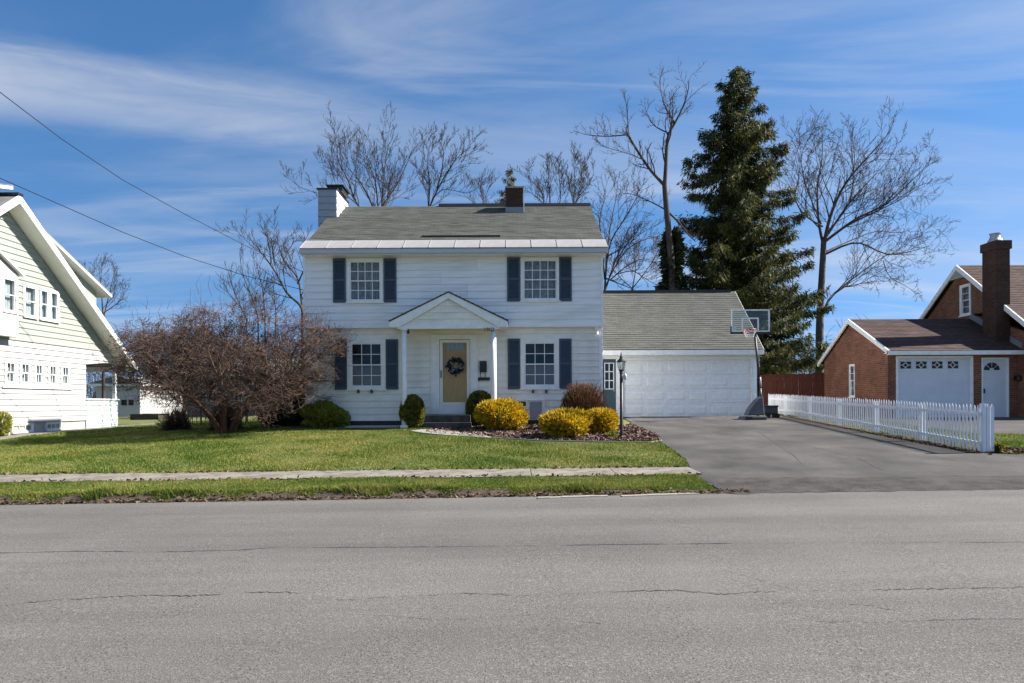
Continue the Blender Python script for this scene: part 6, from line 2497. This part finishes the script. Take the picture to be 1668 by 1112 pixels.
conifer('spruce_tree', 'tall dark green spruce rising behind the garage', 1200, 36.0, 106,
        [(0, .05, .05), (.03, .45, .4), (.06, .85, .75), (.13, 1.05, 1.15), (.17, 1.25, 1.9), (.25, 2.0, 1.75), (.36, 2.6, 2.2), (.45, 2.6, 2.6), (.55, 3.1, 3.1), (.65, 3.9, 3.7), (.8, 4.2, 4.2), (1, 4.3, 4.6)], 19, M_SPRUCE, 260, per=58)
conifer('conifer_tree', 'small brownish conifer top showing behind the brick chimney', 831, 58.0, 273,
        [(0, .05, .05), (.04, .5, .4), (.08, .9, .8), (.15, 1.3, 1.3), (.3, 1.6, 1.6), (1, 2.4, 2.4)], 23, M_SPRUCE2, 150, per=34)


def ivy_column():
    """ivy grown round the lower stem of the forked tree"""
    rng = np.random.default_rng(2)
    p = P(1095, 470, 33)
    root = thing('arborvitae_tree', (p.x, 33.4, z1(p.x, 33)), 'narrow dark evergreen at the foot of the forked tree', 'tree')
    zb_ = z1(p.x, 33)
    ht = P(1093, 372, 33).z - zb_
    MB().tube([(p.x, 33.4, zb_ - .1), (p.x, 33.4, zb_ + ht * .9)], [.1, .02], 6).build('trunk', M_BARK, root)
    n = 5200
    h = rng.random(n) ** .8
    a = rng.uniform(0, 6.28, n)
    r = (.25 + 1.0 * (1 - h)) * np.sqrt(rng.random(n)) * (1 + .35 * np.sin(h * 23 + 2 * a))
    c = np.stack([p.x + .1 + r * np.cos(a), 33.4 + r * np.sin(a), zb_ + h * ht], -1)
    d = np.stack([np.cos(a), np.sin(a), rng.uniform(-.6, .6, n)], -1)
    V, Q = leaves(n, lambda k: (c, d), .3, .10, rng)
    np_mesh('crown', V, Q, M_YEW, root, col=rng.random(n))['kind'] = 'stuff'


ivy_column()


# ---- shrubs
def shrub(name, label, px0, px1, py_top, py_bot, kind, m, seed, n=7000, group=None, ry=None, Y=None, cat='shrub'):
    rng = np.random.default_rng(seed)
    b = G((px0 + px1) / 2, py_bot)
    if Y:
        b = Vector((P((px0 + px1) / 2, py_bot, Y).x, Y, z1(P((px0 + px1) / 2, py_bot, Y).x, Y)))
    else:
        Y = b.y
    rx = (px1 - px0) / 2 * Y / F_PX
    ry = ry or rx * .9
    b = Vector((b.x, b.y + ry * .55, z1(b.x, b.y + ry * .55)))
    Yc = b.y
    rx = (px1 - px0) / 2 * (Yc - ry * .4) / F_PX
    bx = P((px0 + px1) / 2, py_top, Yc - ry * .2).x
    H = P((px0 + px1) / 2, py_top, Yc).z - b.z
    root = thing(name, (bx, Yc, b.z), label, cat, group)
    st = []
    for i in range(26):
        a = rng.uniform(0, 6.28)
        u = math.sqrt(rng.random())
        e = np.array([bx + rx * .75 * u * math.cos(a), Yc + ry * .75 * u * math.sin(a), b.z + H * (.9 - .35 * u * u)])
        s_ = np.array([bx + .12 * rx * math.cos(a), Yc + .12 * ry * math.sin(a), b.z - .05])
        mid = (s_ + e) / 2 + np.array([0, 0, .08 * H]) + rng.normal(0, .03, 3)
        st.append((np.stack([s_, mid, e]), np.array([.018, .012, .006])))
    V, Q = tubes_np(st, 4)
    np_mesh('stems', V, Q, M_BARK, root)

    # lumpy outline
    lump = [(rng.normal(size=3), rng.uniform(.03, .08) if kind == 'box' else rng.uniform(.10, .30)) for _ in range(20)]
    lump = [(v / np.linalg.norm(v), s) for v, s in lump]

    def surf(k):
        d = rng.normal(size=(k, 3))
        d /= np.linalg.norm(d, axis=1, keepdims=True)
        rad = np.ones(k)
        for v, s in lump:
            rad += s * np.exp(-(1 - d @ v) * 9)
        return d, rad / rad.mean() * (.97 if kind == 'box' else .93)

    if kind == 'twig':
        rx, H = rx * 1.02, H * 1.03
        d, rad = surf(n)
        d[:, 2] = np.abs(d[:, 2]) * 1.0 - .12
        rr_ = rad * rng.uniform(.8, 1.12, n)
        e = np.stack([bx + rx * d[:, 0] * rr_, Yc + ry * d[:, 1] * rr_, b.z + H * np.clip(d[:, 2] * rr_ + .02, .04, 1.2)], -1)
        t0 = rng.uniform(.05, .75, (n, 1))
        o_ = np.array([bx, Yc, b.z + .02])
        s_ = o_ + (e - o_) * t0 * np.array([[1, 1, .85]]) + rng.normal(0, .02, (n, 3))
        mid = (s_ + e) / 2 + rng.normal(0, .03, (n, 3))
        V, Q = tubes_np([(np.stack([s_[i], mid[i], e[i]]), np.array([.0075, .006, .004])) for i in range(n)], 3)
        np_mesh('crown', V, Q, m, root)['kind'] = 'stuff'
        return root
    cz = b.z + H * (.47 if kind != 'low' else .42)
    hz_ = H * .53 if kind != 'low' else H * .58

    def gen(k):
        d, rad = surf(k)
        sh_ = rad * (1 - np.abs(rng.normal(0, .085 if kind == 'box' else .17, k)))
        c = np.stack([bx + rx * d[:, 0] * sh_ * .96, Yc + ry * d[:, 1] * sh_ * .96, cz + hz_ * d[:, 2] * sh_ * .96], -1)
        c[:, 2] = np.maximum(c[:, 2], b.z + .02)
        if kind != 'box':
            st_ = rng.random(k) < .05
            c[st_] += (d * np.array([rx, ry, hz_]))[st_] * rng.uniform(.03, .14, (int(st_.sum()), 1))
        dd = d.copy()
        if kind != 'box':
            dd[:, 2] += .55
        return c, dd
    L, W = {'box': (.055, .035), 'tuft': (.13, .026), 'low': (.08, .03)}[kind]
    V, Q = leaves(n, gen, L, W, rng)
    np_mesh('foliage', V, Q, m, root, col=rng.random(n))['kind'] = 'stuff'
    return root


GB = 'clipped shrubs in front of the house'
shrub('round_shrub', 'clipped upright green shrub left of the front steps', 650, 692.5, 641, 698, 'box', M_BOX, 2, 11000, GB)
shrub('round_shrub', 'clipped round green shrub right of the front steps behind the golden shrub', 757, 804, 634.5, 694, 'box', M_BOX, 3, 11000, GB)
shrub('low_shrub', 'low lime green shrub at the left corner of the house', 488, 567, 655, 697, 'low', M_LIME, 4, 10000, GB)
GG = 'golden threadleaf shrubs in the mulch bed'
shrub('golden_shrub', 'largest golden yellow shrub, right of the front steps', 771, 860, 649, 701.5, 'tuft', M_GOLD, 5, 10000, GG)
shrub('golden_shrub', 'golden yellow shrub in front of the brown twiggy bush', 874, 960, 667, 713.5, 'tuft', M_GOLD, 6, 10000, GG)
shrub('golden_shrub', 'small golden yellow shrub next to the lamp post', 947, 1011, 667, 706.5, 'tuft', M_GOLD, 7, 9000, GG)
shrub('twiggy_bush', 'dense brown leafless bush below the lower right window', 903, 990, 621, 690, 'twig', M_BROWNTWIG, 8, 9000, Y=20.6)
shrub('yew_shrub', 'dark evergreen shrub against the left corner of the white house', 412, 500, 612, 700, 'low', M_YEW, 9, 13000, Y=22.2)
shrub('bare_bush', 'small bare bush at the lawn edge in front of the shed', 262, 312, 660, 701, 'twig', M_REDTWIG, 10, 1600)
shrub('bare_bush', 'bare suckering bush at the foot of the crabapple', 335, 396, 640, 701, 'twig', M_REDTWIG, 12, 1500)
shrub('corner_bush', 'small yellowish bush cut off by the left edge of the lawn', -28, 14, 668, 712, 'low', M_LIME, 11, 2500)
shrub('leafy_plant', 'small green plant with dry leaves at the end of the picket fence', 1614, 1634, 722, 738, 'low', M_BOX, 14, 500, cat='plant')
shrub('leafy_plant', 'tiny green weed in the mulch left of the lamp post', 990, 1004, 704, 713, 'low', M_LIME, 15, 250, cat='plant')

# ---- grass and litter
grg = np.random.default_rng(33)
crab_base = G(405, 697)


def grass(n, xlo, xhi, ylo, yhi, h, keep, name, label, wide=.012):
    x = grg.uniform(xlo, xhi, n)
    y = grg.uniform(ylo, yhi, n)
    k = keep(x, y)
    x, y = x[k], y[k]
    n = len(x)
    z = zt(x, y) - .012
    a = grg.uniform(0, 2 * np.pi, n)
    patch = .7 + .5 * (np.sin(x * 1.7 + 1.3 * np.sin(y * 2.1)) * np.sin(y * 1.3 + .9 * np.sin(x * .8))) + .15 * np.sin(x * 5.1 + y * 3.7)
    hh = h * np.clip(patch, .45, 1.3) * grg.uniform(.5, 1.25, n)
    lean = grg.normal(0, .55, (n, 2)) * hh[:, None]
    w = wide * grg.uniform(.6, 1.3, n)
    c, s = np.cos(a) * w, np.sin(a) * w
    V = np.stack([np.stack([x - c, y - s, z], -1), np.stack([x + c, y + s, z], -1), np.stack([x + lean[:, 0], y + lean[:, 1], z + hh + .012], -1)], 1).reshape(-1, 3)
    Q = np.arange(n * 3).reshape(n, 3)
    o = np_mesh(name, V, Q, M_GRASS, None, col=np.clip(grg.random(n) * .8 + .1 * np.sin(x * .9) + .1, 0, 1))
    return tag(o, label, kind='stuff')


def inbed(x, y):
    rws = np.array(rows)
    lo = np.interp(y, rws[:, 0], rws[:, 1])
    hi = np.interp(y, rws[:, 0], rws[:, 2])
    return (y > rws[0, 0]) & (x > lo) & (x < hi)


def lawn_keep(x, y):
    walk_ = (y > 20.2) & (x > -3.2) & (x < -1.2) & False
    dl = np.interp(y, DL_Y, DL_X)
    return (x < dl - .02) & ~inbed(x, y) & (x > -15.9) & ~((y > 21.4) & (x > -7.1)) & (np.abs(x) < y * .80 + .6)


grass(330000, -17.5, 4.6, 13.17, 22.2, .05, lawn_keep, 'lawn_grass', 'short green grass of the front lawn')
grass(90000, -26, -7.0, 22.2, 34, .06, lambda x, y: (x > -15.9) & (np.abs(x) < y * .80 + .5), 'side_grass', 'grass of the side yard under the crabapple', .02)
grass(130000, -11, 4.4, 10.70, 12.02, .055, lambda x, y: (x < np.interp(y, DL_Y, DL_X) - .03 * grg.random(len(x))) & (np.abs(x) < y * .80 + .5), 'verge_grass', 'longer grass of the verge between sidewalk and street', .009)
grass(52000, 10.0, 14.7, 13.8, 25.5, .06, lambda x, y: (x > np.maximum(f0.x + (y - f0.y) * .037 + .12, np.interp(y, [13.8, 14.7], [11.4, 10.2]))) & (x < np.where(y < 18.8, 14.7, 12.75)), 'neighbour_grass', 'bright grass between the picket fence and the brick house drive', .012)
grass(7000, 9.75, 10.6, 14.8, 21, .05, lambda x, y: (np.sin(x * 9 + y * 2.3) + np.sin(y * 4.1) > .3) & (x > np.interp(y, [14, 27], [9.85, 9.95])) & (x < f0.x + (y - f0.y) * .037 + .2), 'fence_weeds', 'weeds growing along the foot of the picket fence', .012)
# overhanging fringe along the eroded edge, and dry litter
grass(34000, -11, 2.4, 10.60, 10.84, .10, lambda x, y: (np.sin(x * 2.3) + np.sin(x * 5.7 + 1) + .8 * np.sin(x * 11.3) + grg.normal(0, .5, len(x)) > -.2 + (10.74 - y) * 9), 'verge_fringe', 'long grass hanging over the eroded street edge', .009)
chips(2600, lambda n: (np.clip(grg.choice([-9.5, -7.8, -5.2, -4.1, -1.2, 1.4, 3.2], n) + grg.normal(0, 1.1, n), -11, 3.6), 10.40 + np.abs(grg.normal(0, .13, n))), .026, M_LITTER, 'leaf_litter', 'dry leaves and litter along the street edge', .02)
chips(1500, lambda n: (grg.uniform(9.85, 10.5, n), 14.6 + np.abs(grg.normal(0, 2.2, n))), .03, M_LITTER, 'fence_litter', 'dry leaves along the foot of the picket fence', .02)
chips(350, lambda n: (grg.normal(10.9, .3, n), grg.normal(14.95, .25, n)), .05, M_LITTER, 'plant_litter', 'dry leaves heaped at the street end of the picket fence', .03)
chips(900, lambda n: (grg.uniform(-10, 3.4, n), grg.choice([12.02, 13.14], n) + grg.normal(0, .05, n)), .03, M_LITTER, 'walk_litter', 'dead grass clippings along the sidewalk edges', .03)
